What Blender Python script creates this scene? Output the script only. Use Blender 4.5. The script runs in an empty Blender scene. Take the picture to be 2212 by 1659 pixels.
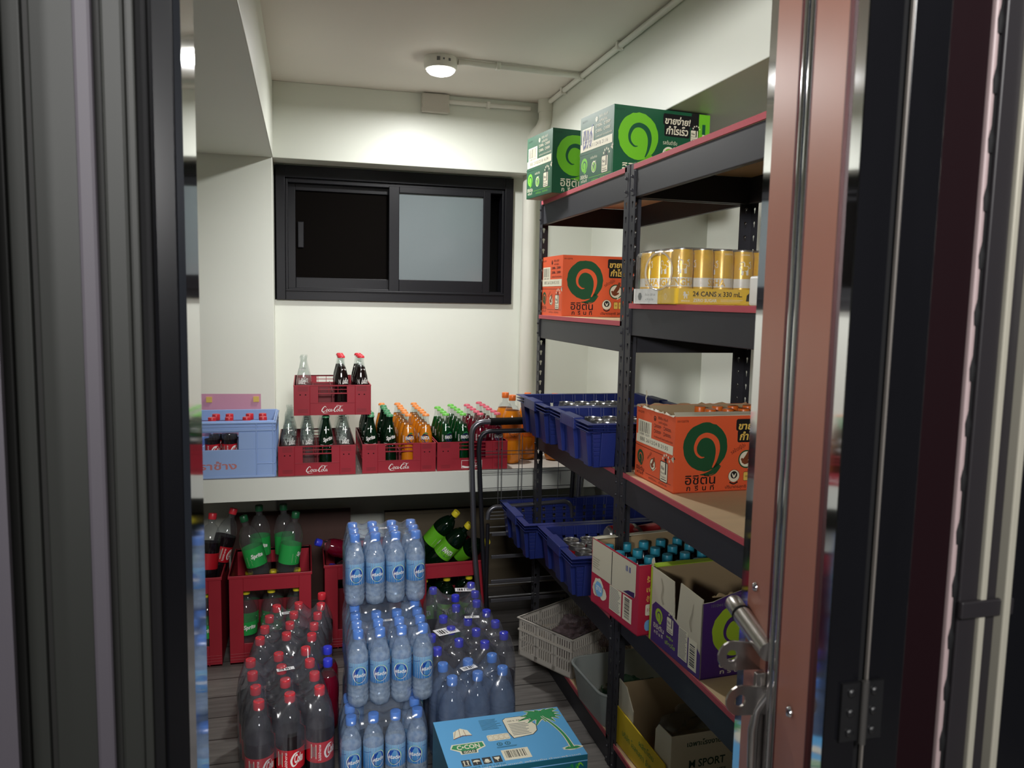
import bpy, math, random
from mathutils import Vector, Matrix
from mathutils.geometry import tessellate_polygon
random.seed(7)
scene = bpy.context.scene
COL = scene.collection
PI = math.pi

# ---------------------------------------------------------------- camera
cam_data = bpy.data.cameras.new('camera')
cam = bpy.data.objects.new('camera', cam_data)
COL.objects.link(cam)
YAW, PITCH, ROLL, FPX = .257922, .104707, .0203053, 1705.3
fw = Vector((math.sin(YAW)*math.cos(PITCH), math.cos(YAW)*math.cos(PITCH), -math.sin(PITCH)))
rt0 = Vector((math.cos(YAW), -math.sin(YAW), 0))
up0 = rt0.cross(fw)
rt = rt0*math.cos(ROLL) + up0*math.sin(ROLL)
up = -rt0*math.sin(ROLL) + up0*math.cos(ROLL)
cm = Matrix(((rt.x, up.x, -fw.x, 0), (rt.y, up.y, -fw.y, 0), (rt.z, up.z, -fw.z, 1.5), (0, 0, 0, 1)))
cam.matrix_world = cm
cam_data.sensor_width = 36
cam_data.lens = FPX/2212*36
cam_data.clip_start = .05
cam_data.dof.use_dof = True
cam_data.dof.focus_distance = 2.7
cam_data.dof.aperture_fstop = 9
scene.camera = cam
# ---------------------------------------------------------------- world, light, exposure
scene.view_settings.view_transform = 'Standard'
scene.view_settings.look = 'None'
scene.view_settings.gamma = 1
scene.view_settings.exposure = 0.3
scene.cycles.use_denoising = True
scene.cycles.max_bounces = 10
scene.cycles.diffuse_bounces = 5
scene.cycles.glossy_bounces = 5
scene.cycles.transparent_max_bounces = 40
scene.cycles.caustics_reflective = False
scene.cycles.caustics_refractive = False
scene.cycles.sample_clamp_indirect = 4
world = bpy.data.worlds.new('world')
scene.world = world
world.use_nodes = True
world.node_tree.nodes['Background'].inputs[0].default_value = (.55, .62, .75, 1)
world.node_tree.nodes['Background'].inputs[1].default_value = .035

def area_light(name, loc, size, power, color, rot, shape='DISK', size_y=None):
    d = bpy.data.lights.new(name, 'AREA')
    d.shape = shape; d.size = size; d.energy = power; d.color = color
    if size_y: d.size_y = size_y
    o = bpy.data.objects.new(name, d); o.location = loc; o.rotation_euler = rot
    COL.objects.link(o)
    return o
# the room's ceiling lamp, and two unseen fill lights added outside the door
area_light('ceiling_lamp_light', (.5555, 3.3744, 2.4244), .14, 14.5, (1.0, .995, .975), (0, 0, 0)).data.spread = math.radians(176)
area_light('passage_fill_light', (.12, -1.6, 2.75), 1.15, 150, (1.0, .985, .97), (math.radians(66), 0, 0), 'RECTANGLE', .6)

area_light('passage_side_fill_light', (-1.95, -2.2, 2.15), .45, 15, (1.0, .985, .97), (math.radians(93.5), 0, math.radians(-38))).data.spread = math.radians(46)  # narrow beam added to brighten the upper shelf fronts of the near rack

# ---------------------------------------------------------------- materials
def lin(c):
    r = []
    for v in c[:3]:
        v = v/255
        r.append(v/12.92 if v <= .04045 else ((v+.055)/1.055)**2.4)
    return (*r, 1)
MATS = {}
def mat(name, col=(128, 128, 128), rough=.5, metal=0., noise=0., nscale=8., bump=0., bscale=60., spec=.5, alpha=None, emit=0., coat=0., stretch=None):
    if name in MATS: return MATS[name]
    m = bpy.data.materials.new(name); m.use_nodes = True
    nt = m.node_tree; b = nt.nodes['Principled BSDF']
    b.inputs['Base Color'].default_value = lin(col)
    b.inputs['Roughness'].default_value = rough
    b.inputs['Metallic'].default_value = metal
    b.inputs['Specular IOR Level'].default_value = spec
    b.inputs['Coat Weight'].default_value = coat
    if emit:
        b.inputs['Emission Color'].default_value = lin(col); b.inputs['Emission Strength'].default_value = emit
    tc = None
    def coord():
        nonlocal tc
        if tc is None:
            t = nt.nodes.new('ShaderNodeTexCoord'); mp = nt.nodes.new('ShaderNodeMapping')
            nt.links.new(t.outputs['Object'], mp.inputs[0])
            if stretch: mp.inputs['Scale'].default_value = stretch
            tc = mp.outputs[0]
        return tc
    if noise:
        n = nt.nodes.new('ShaderNodeTexNoise'); n.inputs['Scale'].default_value = nscale; n.inputs['Detail'].default_value = 5
        nt.links.new(coord(), n.inputs['Vector'])
        mx = nt.nodes.new('ShaderNodeMix'); mx.data_type = 'RGBA'
        c = lin(col)
        mx.inputs[6].default_value = tuple(x*(1-noise) for x in c[:3])+(1,)
        mx.inputs[7].default_value = tuple(min(1, x*(1+noise)) for x in c[:3])+(1,)
        nt.links.new(n.outputs['Fac'], mx.inputs[0]); nt.links.new(mx.outputs[2], b.inputs['Base Color'])
    if bump:
        n = nt.nodes.new('ShaderNodeTexNoise'); n.inputs['Scale'].default_value = bscale; n.inputs['Detail'].default_value = 3
        nt.links.new(coord(), n.inputs['Vector'])
        bp = nt.nodes.new('ShaderNodeBump'); bp.inputs['Strength'].default_value = bump; bp.inputs['Distance'].default_value = .002
        nt.links.new(n.outputs['Fac'], bp.inputs['Height']); nt.links.new(bp.outputs[0], b.inputs['Normal'])
    MATS[name] = m
    return m

def clear(name, tint=(255, 255, 255), body=(255, 255, 255), dens=.1, rough=.05, bump=0., bscale=30., ior=1.45, stretch=None, dvar=0.):
    """a clear or cloudy plastic or glass skin: see-through with tint, some body colour, glossy by Fresnel"""
    if name in MATS: return MATS[name]
    m = bpy.data.materials.new(name); m.use_nodes = True
    nt = m.node_tree
    for n in list(nt.nodes):
        if n.type != 'OUTPUT_MATERIAL': nt.nodes.remove(n)
    out = nt.nodes['Material Output']
    N = lambda t: nt.nodes.new(t)
    tr = N('ShaderNodeBsdfTransparent'); tr.inputs[0].default_value = lin(tint)
    df = N('ShaderNodeBsdfDiffuse'); df.inputs[0].default_value = lin(body)
    tl = N('ShaderNodeBsdfTranslucent'); tl.inputs[0].default_value = lin(body)
    gl = N('ShaderNodeBsdfGlossy'); gl.inputs['Roughness'].default_value = rough
    m0 = N('ShaderNodeMixShader'); m0.inputs[0].default_value = .45
    nt.links.new(df.outputs[0], m0.inputs[1]); nt.links.new(tl.outputs[0], m0.inputs[2])
    m1 = N('ShaderNodeMixShader'); m1.inputs[0].default_value = dens
    nt.links.new(tr.outputs[0], m1.inputs[1]); nt.links.new(m0.outputs[0], m1.inputs[2])
    fr = N('ShaderNodeLayerWeight'); fr.inputs[0].default_value = .5
    pw = N('ShaderNodeMath'); pw.operation = 'POWER'; pw.inputs[1].default_value = 4.2; nt.links.new(fr.outputs['Facing'], pw.inputs[0])
    ma = N('ShaderNodeMath'); ma.operation = 'MULTIPLY_ADD'; ma.inputs[1].default_value = .55; ma.inputs[2].default_value = ((ior-1)/(ior+1))**2+.01; nt.links.new(pw.outputs[0], ma.inputs[0])
    m2 = N('ShaderNodeMixShader')
    nt.links.new(ma.outputs[0], m2.inputs[0]); nt.links.new(m1.outputs[0], m2.inputs[1]); nt.links.new(gl.outputs[0], m2.inputs[2])
    nt.links.new(m2.outputs[0], out.inputs[0])
    if bump or dvar:
        t = N('ShaderNodeTexCoord'); mp = N('ShaderNodeMapping'); nt.links.new(t.outputs['Object'], mp.inputs[0])
        if stretch: mp.inputs['Scale'].default_value = stretch
        n = N('ShaderNodeTexNoise'); n.inputs['Scale'].default_value = bscale; n.inputs['Detail'].default_value = 3
        nt.links.new(mp.outputs[0], n.inputs['Vector'])
    if bump:
        bp = N('ShaderNodeBump'); bp.inputs['Strength'].default_value = bump; bp.inputs['Distance'].default_value = .004
        nt.links.new(n.outputs['Fac'], bp.inputs['Height'])
        for q in (gl, fr, df): nt.links.new(bp.outputs[0], q.inputs['Normal'])
    if dvar:
        mr = N('ShaderNodeMapRange'); mr.inputs[1].default_value = .35; mr.inputs[2].default_value = .7
        mr.inputs[3].default_value = max(0, dens-dvar); mr.inputs[4].default_value = dens+dvar
        nt.links.new(n.outputs['Fac'], mr.inputs[0]); nt.links.new(mr.outputs[0], m1.inputs[0])
    MATS[name] = m
    return m

# ---------------------------------------------------------------- mesh builder
TXT = {}
def text_geo(s, bold, shear):
    k = (s, bold, shear)
    if k not in TXT:
        c = bpy.data.curves.new('text_source', 'FONT'); c.body = s; c.size = 1; c.offset = bold; c.shear = shear; c.resolution_u = 2
        o = bpy.data.objects.new('text_source', c); COL.objects.link(o)
        dg = bpy.context.evaluated_depsgraph_get()
        me = bpy.data.meshes.new_from_object(o.evaluated_get(dg), depsgraph=dg)
        vs = [(v.co.x, v.co.y) for v in me.vertices]; fs = [tuple(p.vertices) for p in me.polygons]
        bpy.data.meshes.remove(me); bpy.data.objects.remove(o); bpy.data.curves.remove(c)
        if vs:
            x0 = min(v[0] for v in vs); y0 = min(v[1] for v in vs); x1 = max(v[0] for v in vs); y1 = max(v[1] for v in vs)
            vs = [(v[0]-x0, v[1]-y0) for v in vs]
            TXT[k] = (vs, fs, x1-x0, y1-y0)
        else: TXT[k] = ([], [], 1, 1)
    return TXT[k]

class MB:
    def __init__(s): s.v = []; s.f = []; s.m = []; s.mats = []; s.M = Matrix.Identity(4); s.warp = None
    def add(s, vs, fs, m, M=None):
        if m not in s.mats: s.mats.append(m)
        i = s.mats.index(m); b = len(s.v); X = s.M @ M if M is not None else s.M
        if s.warp: vs = [s.warp(Vector(v)) for v in vs]
        s.v += [X @ Vector(v) for v in vs]
        s.f += [tuple(q+b for q in f) for f in fs]; s.m += [i]*len(fs)
        return s
    def box(s, a, b, m, M=None):
        x0, y0, z0 = a; x1, y1, z1 = b
        v = [(x0, y0, z0), (x1, y0, z0), (x1, y1, z0), (x0, y1, z0), (x0, y0, z1), (x1, y0, z1), (x1, y1, z1), (x0, y1, z1)]
        return s.add(v, [(0, 3, 2, 1), (4, 5, 6, 7), (0, 1, 5, 4), (1, 2, 6, 5), (2, 3, 7, 6), (3, 0, 4, 7)], m, M)
    def hexa(s, lo, hi, m):   # two quads of 4 points each
        return s.add(list(lo)+list(hi), [(0, 3, 2, 1), (4, 5, 6, 7), (0, 1, 5, 4), (1, 2, 6, 5), (2, 3, 7, 6), (3, 0, 4, 7)], m)
    def lathe(s, prof, mats, n=20, M=None, cap=True, lobes=None):
        # prof [(r,z)], mats: one material or a list per segment
        vs = []; k = len(prof)
        for j, (r, z) in enumerate(prof):
            for i in range(n):
                a = 2*PI*i/n; rr = r
                if lobes: rr = r*(1+lobes(j, i))
                vs.append((rr*math.cos(a), rr*math.sin(a), z))
        for j in range(k-1):
            mm = mats[j] if isinstance(mats, (list, tuple)) else mats
            fs = [(j*n+i, j*n+(i+1) % n, (j+1)*n+(i+1) % n, (j+1)*n+i) for i in range(n)]
            if j == 0:
                s.add(vs, fs, mm, M); base = len(s.v)-len(vs)
            else:
                if mm not in s.mats: s.mats.append(mm)
                s.f += [tuple(q+base for q in f) for f in fs]; s.m += [s.mats.index(mm)]*n
        if cap:
            for j, rev in ((0, True), (k-1, False)):
                if prof[j][0] > 1e-5:
                    ring = [base+j*n+i for i in range(n)]
                    s.f.append(tuple(reversed(ring)) if rev else tuple(ring))
                    mm = (mats[0 if rev else -1] if isinstance(mats, (list, tuple)) else mats)
                    s.m.append(s.mats.index(mm))
        return s
    def tube(s, pts, r, m, n=10, closed=False, M=None):
        pts = [Vector(p) for p in pts]; k = len(pts); vs = []; prev = None
        for i, p in enumerate(pts):
            if closed: t = (pts[(i+1) % k]-pts[i-1])
            else: t = pts[min(i+1, k-1)]-pts[max(i-1, 0)]
            t.normalize()
            if prev is None:
                a = Vector((0, 0, 1)) if abs(t.z) < .9 else Vector((1, 0, 0))
                u = t.cross(a).normalized()
            else: u = (prev - t*prev.dot(t)).normalized()
            prev = u; w = t.cross(u)
            rr = r[i] if isinstance(r, (list, tuple)) else r
            for j in range(n):
                a = 2*PI*j/n; vs.append(p+u*math.cos(a)*rr+w*math.sin(a)*rr)
        fs = []
        for i in range(k if closed else k-1):
            for j in range(n):
                fs.append((i*n+j, i*n+(j+1) % n, ((i+1) % k)*n+(j+1) % n, ((i+1) % k)*n+j))
        if not closed:
            fs.append(tuple(reversed(range(n)))); fs.append(tuple(range((k-1)*n, k*n)))
        return s.add(vs, fs, m, M)
    def poly(s, pts, m, M=None, z=0., flip=False):
        tri = tessellate_polygon([[Vector((p[0], p[1], 0)) for p in pts]])
        fs = []
        for t in tri:
            a, b, c = (Vector(pts[i][:2]) for i in t)
            cr = (b-a).x*(c-a).y-(b-a).y*(c-a).x
            fs.append(tuple(t) if cr > 0 else (t[0], t[2], t[1]))
        return s.add([(p[0], p[1], z) for p in pts], fs, m, M)
    def prism(s, pts, z0, z1, m, M=None, mside=None):
        s.poly(pts, m, M, z1)
        tri = tessellate_polygon([[Vector((p[0], p[1], 0)) for p in pts]])
        s.add([(p[0], p[1], z0) for p in pts], [tuple(reversed(t)) for t in tri], m, M)
        n = len(pts)
        vs = [(p[0], p[1], z0) for p in pts]+[(p[0], p[1], z1) for p in pts]
        return s.add(vs, [(i, (i+1) % n, n+(i+1) % n, n+i) for i in range(n)], mside or m, M)
    def ribbon(s, pts, w, m, M=None, z=0., sub=5):
        # smooth stroke of varying width in the local xy plane
        P = [Vector(p) for p in pts]; k = len(P); W = w if isinstance(w, (list, tuple)) else [w]*k
        out = []; ww = []
        for i in range(k-1):
            p0, p1, p2, p3 = P[max(i-1, 0)], P[i], P[i+1], P[min(i+2, k-1)]
            for j in range(sub):
                t = j/sub
                out.append(.5*((2*p1)+(p2-p0)*t+(2*p0-5*p1+4*p2-p3)*t*t+(3*p1-p0-3*p2+p3)*t**3)); ww.append(W[i]*(1-t)+W[i+1]*t)
        out.append(P[-1]); ww.append(W[-1])
        vs = []
        for i, p in enumerate(out):
            t = (out[min(i+1, len(out)-1)]-out[max(i-1, 0)])
            if t.length < 1e-9: t = Vector((1, 0))
            t.normalize(); nn = Vector((-t.y, t.x))*ww[i]/2
            vs += [(p.x+nn.x, p.y+nn.y, z), (p.x-nn.x, p.y-nn.y, z)]
        return s.add(vs, [(2*i+1, 2*i+3, 2*i+2, 2*i) for i in range(len(out)-1)], m, M)
    def rect(s, x, y, w, h, m, M=None, z=0.):
        return s.add([(x, y, z), (x+w, y, z), (x+w, y+h, z), (x, y+h, z)], [(0, 1, 2, 3)], m, M)
    def rrect(s, x, y, w, h, r, m, M=None, z=0.):
        return s.poly(rr_pts(x, y, w, h, r), m, M, z)
    def disc(s, x, y, rx, ry, m, M=None, z=0., n=28, jit=0.):
        return s.add([(x+rx*(1+jit*random.uniform(-1, 1))*math.cos(2*PI*i/n), y+ry*(1+jit*random.uniform(-1, 1))*math.sin(2*PI*i/n), z) for i in range(n)], [tuple(range(n))], m, M)
    def text(s, st, x, y, w, h, m, M=None, z=0., bold=0., shear=0., rot=0.):
        """text centred on (x, y), fitted to width w and (when given) height h"""
        vs, fs, tw, th = text_geo(st, bold, shear)
        sx = w/tw; sy = (h/th) if h else sx
        c, sn = math.cos(rot), math.sin(rot)
        o = []
        for a, b in vs:
            a = (a-tw/2)*sx; b = (b-th/2)*sy
            o.append((x+a*c-b*sn, y+a*sn+b*c, z))
        return s.add(o, fs, m, M)
    def barcode(s, x, y, w, h, m, M=None, z=0., n=22):
        rnd = random.Random(int(x*9999)+int(w*7777)); cur = 0; segs = []
        while cur < n*2:
            a = rnd.choice((1, 1, 2)); b = rnd.choice((1, 1, 2, 3)); segs.append((cur, a)); cur += a+b
        u = w/cur
        for c0, a in segs: s.rect(x+c0*u, y, a*u, h, m, M, z)
        return s
    def vbarcode(s, x, y, w, h, m, M=None, z=0., n=16):
        rnd = random.Random(int(y*9999)+n); cur = 0; segs = []
        while cur < n*2:
            a = rnd.choice((1, 1, 2)); segs.append((cur, a)); cur += a+rnd.choice((1, 1, 2))
        u = h/cur
        for c0, a in segs: s.rect(x, y+c0*u, w, a*u, m, M, z)
        return s
    def lines(s, x, y, w, h, n, m, M=None, z=0., th=.45):
        rnd = random.Random(int(x*5555)+n)
        for i in range(n):
            ww = w*rnd.uniform(.75, 1); s.rect(x, y+h*(i+.3)/n, ww, h/n*th, m, M, z)
        return s
    def build(s, name, parent=None, smooth=None, bevel=0, loc=None, rz=0., solid=0):
        me = bpy.data.meshes.new(name); me.from_pydata([tuple(v) for v in s.v], [], s.f)
        for m in s.mats: me.materials.append(m)
        me.polygons.foreach_set('material_index', s.m)
        if smooth is not None:
            me.polygons.foreach_set('use_smooth', [True]*len(me.polygons))
            me.update()
            try: me.set_sharp_from_angle(angle=math.radians(smooth))
            except Exception: pass
        me.update()
        o = bpy.data.objects.new(name, me); COL.objects.link(o)
        if parent is not None: o.parent = parent
        if loc is not None: o.location = loc
        if rz: o.rotation_euler = (0, 0, rz)
        if bevel:
            md = o.modifiers.new('bevel', 'BEVEL'); md.width = bevel; md.segments = 2; md.limit_method = 'ANGLE'; md.angle_limit = math.radians(50)
        if solid:
            md = o.modifiers.new('solid', 'SOLIDIFY'); md.thickness = solid
        return o

def rr_pts(x, y, w, h, r, n=5):
    p = []
    for cx, cy, a0 in ((x+w-r, y+r, -PI/2), (x+w-r, y+h-r, 0), (x+r, y+h-r, PI/2), (x+r, y+r, PI)):
        for i in range(n+1):
            a = a0+PI/2*i/n; p.append((cx+r*math.cos(a), cy+r*math.sin(a)))
    return p

def tag(o, label, cat, group=None, kind=None):
    o['label'] = label; o['category'] = cat
    if group: o['group'] = group
    if kind: o['kind'] = kind
    return o
def thing(name, label, cat, loc=(0, 0, 0), rz=0., group=None, rot=None):
    o = bpy.data.objects.new(name, None); COL.objects.link(o); o.location = loc
    o.rotation_euler = rot if rot else (0, 0, rz)
    o.empty_display_size = .05
    return tag(o, label, cat, group)
def struct(o): o['kind'] = 'structure'; return o
KIDS = {}
def dup(root, label, loc, rz=0., group=None, rot=None):
    def cp(o, par):
        c = o.copy(); COL.objects.link(c)
        if par is not None: c.parent = par
        for k in KIDS[o.name]: cp(k, c)
        return c
    def scan(o):
        if o.name not in KIDS:
            KIDS[o.name] = [k for k in bpy.data.objects if k.parent == o]
            for k in KIDS[o.name]: scan(k)
    scan(root)
    r = cp(root, None)
    r.location = loc; r.rotation_euler = rot if rot else (0, 0, rz); r['label'] = label
    if group: r['group'] = group
    return r
USED = set()
def place(root, label, loc, rz=0., group=None, rot=None):
    """the first placement moves the source itself, later ones copy it"""
    if root.name in USED: return dup(root, label, loc, rz, group, rot)
    USED.add(root.name)
    if root.name not in KIDS: KIDS[root.name] = [k for k in bpy.data.objects if k.parent == root]
    for k in KIDS[root.name]:
        if k.name not in KIDS: KIDS[k.name] = [q for q in bpy.data.objects if q.parent == k]
    root.location = loc; root.rotation_euler = rot if rot else (0, 0, rz); root['label'] = label
    if group: root['group'] = group
    return root
def front(y=0., x=0., z=0.): return Matrix(((1, 0, 0, x), (0, 0, -1, y), (0, 1, 0, z), (0, 0, 0, 1)))      # faces -Y, u=+X, v=+Z
def left(x=0., y=0., z=0.): return Matrix(((0, 0, -1, x), (-1, 0, 0, y), (0, 1, 0, z), (0, 0, 0, 1)))        # faces -X, u=-Y, v=+Z
def top(z=0., x=0., y=0.): return Matrix(((1, 0, 0, x), (0, 1, 0, y), (0, 0, 1, z), (0, 0, 0, 1)))
ORD = ['first', 'second', 'third', 'fourth', 'fifth', 'sixth', 'seventh', 'eighth', 'ninth']

# ================================================================ THE ROOM
ROOM_K = 1.085      # the shell (walls, ceiling, window, lamp, pipes) was measured in units this much too small
ROOM = Matrix.Translation((0, 0, 1.5)) @ Matrix.Diagonal((ROOM_K, ROOM_K, ROOM_K, 1)) @ Matrix.Translation((0, 0, -1.5))
def shell(o):
    if o.type == 'MESH': o.data.transform(ROOM)
    else: o.location = ROOM @ Vector(o.location); o.scale = (ROOM_K,)*3
    return o
WALLC = (224, 227, 217)
wallm = mat('wall_paint', WALLC, .42, noise=.03, nscale=2.5, bump=.12, bscale=45)
ceilm = mat('ceiling_paint', (236, 230, 222), .75, noise=.02, nscale=2)
def floor_mat():
    m = bpy.data.materials.new('floor_planks'); m.use_nodes = True; nt = m.node_tree; b = nt.nodes['Principled BSDF']
    t = nt.nodes.new('ShaderNodeTexCoord'); br = nt.nodes.new('ShaderNodeTexBrick')
    br.inputs['Scale'].default_value = 1; br.inputs['Brick Width'].default_value = 1.1; br.inputs['Row Height'].default_value = .15
    br.inputs['Mortar Size'].default_value = .003; br.inputs['Color1'].default_value = lin((122, 118, 114)); br.inputs['Color2'].default_value = lin((98, 95, 93)); br.inputs['Mortar'].default_value = lin((58, 56, 54))
    mp = nt.nodes.new('ShaderNodeMapping'); mp.inputs['Scale'].default_value = (2, 28, 1); n = nt.nodes.new('ShaderNodeTexNoise'); n.inputs['Scale'].default_value = 2.5; n.inputs['Detail'].default_value = 6
    mx = nt.nodes.new('ShaderNodeMix'); mx.data_type = 'RGBA'; mx.blend_type = 'MULTIPLY'; mx.inputs[0].default_value = .8
    cr = nt.nodes.new('ShaderNodeValToRGB'); cr.color_ramp.elements[0].color = (.5, .5, .5, 1); cr.color_ramp.elements[0].position = .3; cr.color_ramp.elements[1].position = .7
    nt.links.new(t.outputs['Object'], br.inputs[0]); nt.links.new(t.outputs['Object'], mp.inputs[0]); nt.links.new(mp.outputs[0], n.inputs[0])
    nt.links.new(n.outputs[0], cr.inputs[0]); nt.links.new(br.outputs[0], mx.inputs[6]); nt.links.new(cr.outputs[0], mx.inputs[7]); nt.links.new(mx.outputs[2], b.inputs['Base Color'])
    b.inputs['Roughness'].default_value = .38
    bp = nt.nodes.new('ShaderNodeBump'); bp.inputs['Strength'].default_value = .15; nt.links.new(n.outputs[0], bp.inputs['Height']); nt.links.new(bp.outputs[0], b.inputs['Normal'])
    return m
flm = floor_mat()
mb = MB(); mb.box((-1.6, -2.0, -.1), (2.2, 4.3, 0), flm); struct(mb.build('floor'))
mb = MB(); mb.box((-1.3, .94, 2.42), (1.9, 4.0, 2.52), ceilm); struct(shell(mb.build('ceiling')))
# back wall: window wall at y 3.80 with a real opening, deeper part above hidden by a beam, column at the left
WX0, WX1, WZ0, WZ1 = -.122, .985, 1.485, 2.09
mb = MB()
mb.box((-.13, 3.80, .05), (1.42, 3.95, WZ0), wallm); mb.box((WX1, 3.80, WZ0), (1.42, 3.95, 2.42), wallm); mb.box((-.13, 3.80, WZ1), (WX1, 3.95, 2.42), wallm)
struct(shell(mb.build('wall_back')))
mb = MB(); mb.box((-1.3, 3.65, .05), (-.13, 3.95, 2.42), wallm); struct(shell(mb.build('wall_back_column', bevel=.004)))
mb = MB(); mb.box((-.13, 3.65, 2.097), (1.4, 3.80, 2.42), wallm); struct(shell(mb.build('beam_back', bevel=.003)))
mb = MB(); mb.box((1.72, .95, .05), (1.9, 3.25, 2.42), wallm); struct(shell(mb.build('wall_right')))
mb = MB(); mb.box((1.40, 3.20, .05), (1.9, 3.95, 2.42), wallm); struct(shell(mb.build('wall_right_column', bevel=.003)))
mb = MB(); mb.box((1.1, .95, 2.105), (1.72, 3.65, 2.42), wallm); struct(shell(mb.build('beam_right', bevel=.003)))
mb = MB(); mb.box((-.62, .98, 2.097), (-.127, 3.65, 2.42), wallm); struct(shell(mb.build('beam_left', bevel=.003)))
mb = MB(); mb.box((-1.35, .95, .05), (-1.2, 3.65, 2.42), wallm); struct(shell(mb.build('wall_left')))
mb = MB()
mb.box((-1.35, 1.02, 0), (-.2, 1.10, 2.52), wallm); mb.box((.70, 1.02, 0), (2.0, 1.10, 2.52), wallm); mb.box((-.2, 1.02, 2.3), (.70, 1.10, 2.52), wallm)
struct(mb.build('wall_front'))
# ledge: painted slab with a dusty top
ledgem = mat('ledge_top', (176, 170, 162), .6, noise=.12, nscale=7)
mb = MB(); mb.box((-1.35, 3.28, .675), (1.53, 4.12, .768), wallm); mb.rect(-1.35, 3.284, 2.88, .83, ledgem, top(.7684)); struct(mb.build('ledge', bevel=.0))

# window_1: dark aluminium frame, two sliding sashes
alu = mat('dark_aluminium', (19, 19, 24), .42, noise=.1, nscale=5, spec=.25)
dscreen = mat('dark_insect_screen', (17, 15, 14), .9, spec=.0)  # dark matte insect screen filling the left sash in place of glass
fglass = mat('frosted_glass', (116, 125, 128), .16, spec=.6, noise=.05, nscale=3)
win = struct(bpy.data.objects.new('window_1', None)); COL.objects.link(win); win.location = ((WX0+WX1)/2, 3.80, WZ0)
ww = (WX1-WX0)/2; hh = WZ1-WZ0
mb = MB()
def ring(mb, x0, z0, x1, z1, tl, tr, tb, tt, y0, y1, m):
    mb.box((x0, y0, z0), (x0+tl, y1, z1), m); mb.box((x1-tr, y0, z0), (x1, y1, z1), m)
    mb.box((x0+tl, y0, z0), (x1-tr, y1, z0+tb), m); mb.box((x0+tl, y0, z1-tt), (x1-tr, y1, z1), m)
ring(mb, -ww, 0, ww, hh, .04, .04, .045, .055, -.022, .06, alu)
ring(mb, -ww+.04, .045, ww-.04, hh-.055, .012, .012, .012, .02, -.010, .06, alu)
mb.box((-ww+.04, -.028, .040), (ww-.04, -.018, .050), alu)
mb.build('window_frame', win, bevel=.002)
mb = MB(); ring(mb, -ww+.05, .055, .02, hh-.075, .035, .04, .05, .03, .022, .045, alu)
s1 = mb.build('window_sash', win, bevel=.002)
mb = MB(); mb.box((-ww+.085, .032, .105), (-.02, .036, hh-.105), dscreen); mb.build('window_pane', s1)
mb = MB(); mb.box((-ww+.094, .024, .24), (-ww+.122, .031, .36), alu); mb.build('window_handle', s1, bevel=.004)
mb = MB(); ring(mb, -.045, .048, .443, hh-.068, .048, .035, .058, .028, -.014, .016, alu)
s2 = mb.build('window_sash', win, bevel=.002)
mb = MB(); mb.box((.003, -.002, .106), (.408, .003, hh-.096), fglass); mb.build('window_pane', s2)
# night outside the window
mb = MB(); mb.box((-.4, 3.98, 1.2), (1.3, 4.0, 2.4), mat('night_wall', (20, 20, 20), .9)); struct(shell(mb.build('wall_outside')))

shell(win)
# ---------------------------------------------------------------- ceiling fittings
white_pl = mat('white_plastic', (232, 230, 222), .35, noise=.02)
lamp = thing('ceiling_light', 'round white ceiling light, lit, with a short row of vents and a sensor dot', 'ceiling light', (.512, 3.11, 2.42))
mb = MB(); mb.lathe([(.062, 0), (.064, -.006), (.064, -.034), (.060, -.042), (.056, -.044)][::-1], white_pl, 40); mb.build('housing', lamp, smooth=40)
mb = MB(); mb.lathe([(.0, -.066), (.026, -.064), (.044, -.058), (.053, -.050), (.055, -.044)], mat('lamp_glow', (255, 253, 240), .5, emit=14), 36, cap=False); mb.build('diffuser', lamp, smooth=60)
mb = MB(); dk = mat('grey_detail', (110, 110, 112), .5)
for i in range(3):
    a = -PI/2-.36+i*.07; mb.box((-.0015, -.066, -.026), (.0015, -.0635, -.012), dk, Matrix.Rotation(a+PI/2, 4, 'Z'))
mb.box((-.003, -.0665, -.022), (.003, -.0635, -.016), dk, Matrix.Rotation(.02, 4, 'Z')); mb.box((-.004, -.0665, -.024), (.004, -.0635, -.015), dk, Matrix.Rotation(.38, 4, 'Z'))
mb.build('vent', lamp)
shell(lamp)
bx = thing('junction_box', 'white square junction box at the top of the back wall', 'junction box', (.575, 3.65, 2.335))
mb = MB(); mb.box((-.062, -.034, 0), (.062, 0, .082), mat('box_plastic', (196, 190, 180), .4)); mb.build('box_body', bx, bevel=.006)
mb = MB(); mb.box((-.063, -.037, 0), (.063, -.033, .016), mat('box_plastic')); mb.build('lid', bx, bevel=.002)
shell(bx)
def conduit(label, pts, clips, r=.011, off=(0, 0, 0)):
    t = thing('conduit_pipe', label, 'conduit', pts[0], group='white cable conduits')
    P = [Vector(p)-Vector(pts[0]) for p in pts]
    mb = MB(); mb.tube(P, r, white_pl, 12); mb.build('pipe', t, smooth=50)
    for c, ax in clips:
        mb = MB(); c = Vector(c)-Vector(pts[0])
        if ax == 'x': mb.box((c.x-.008, c.y-r-.004, c.z-r-.004), (c.x+.008, c.y+r+.004, c.z+r+.004), white_pl)
        else: mb.box((c.x-r-.004, c.y-.009, c.z-r-.004), (c.x+r+.004, c.y+.009, c.z+r+.004), white_pl)
        mb.build('clip', t, bevel=.003)
    return shell(t)
conduit('white conduit crossing the ceiling from the round light to the right beam', [(.576, 3.09, 2.406), (.80, 3.10, 2.406), (1.075, 3.12, 2.406)], [((.735, 3.097, 2.406), 'x')])
conduit('long white conduit along the top edge of the right beam', [(1.088, 3.62, 2.406), (1.088, 2.4, 2.406), (1.088, 1.2, 2.406)], [((1.088, 2.72, 2.406), 'y'), ((1.088, 3.35, 2.406), 'y'), ((1.088, 3.12, 2.406), 'y')])
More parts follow.
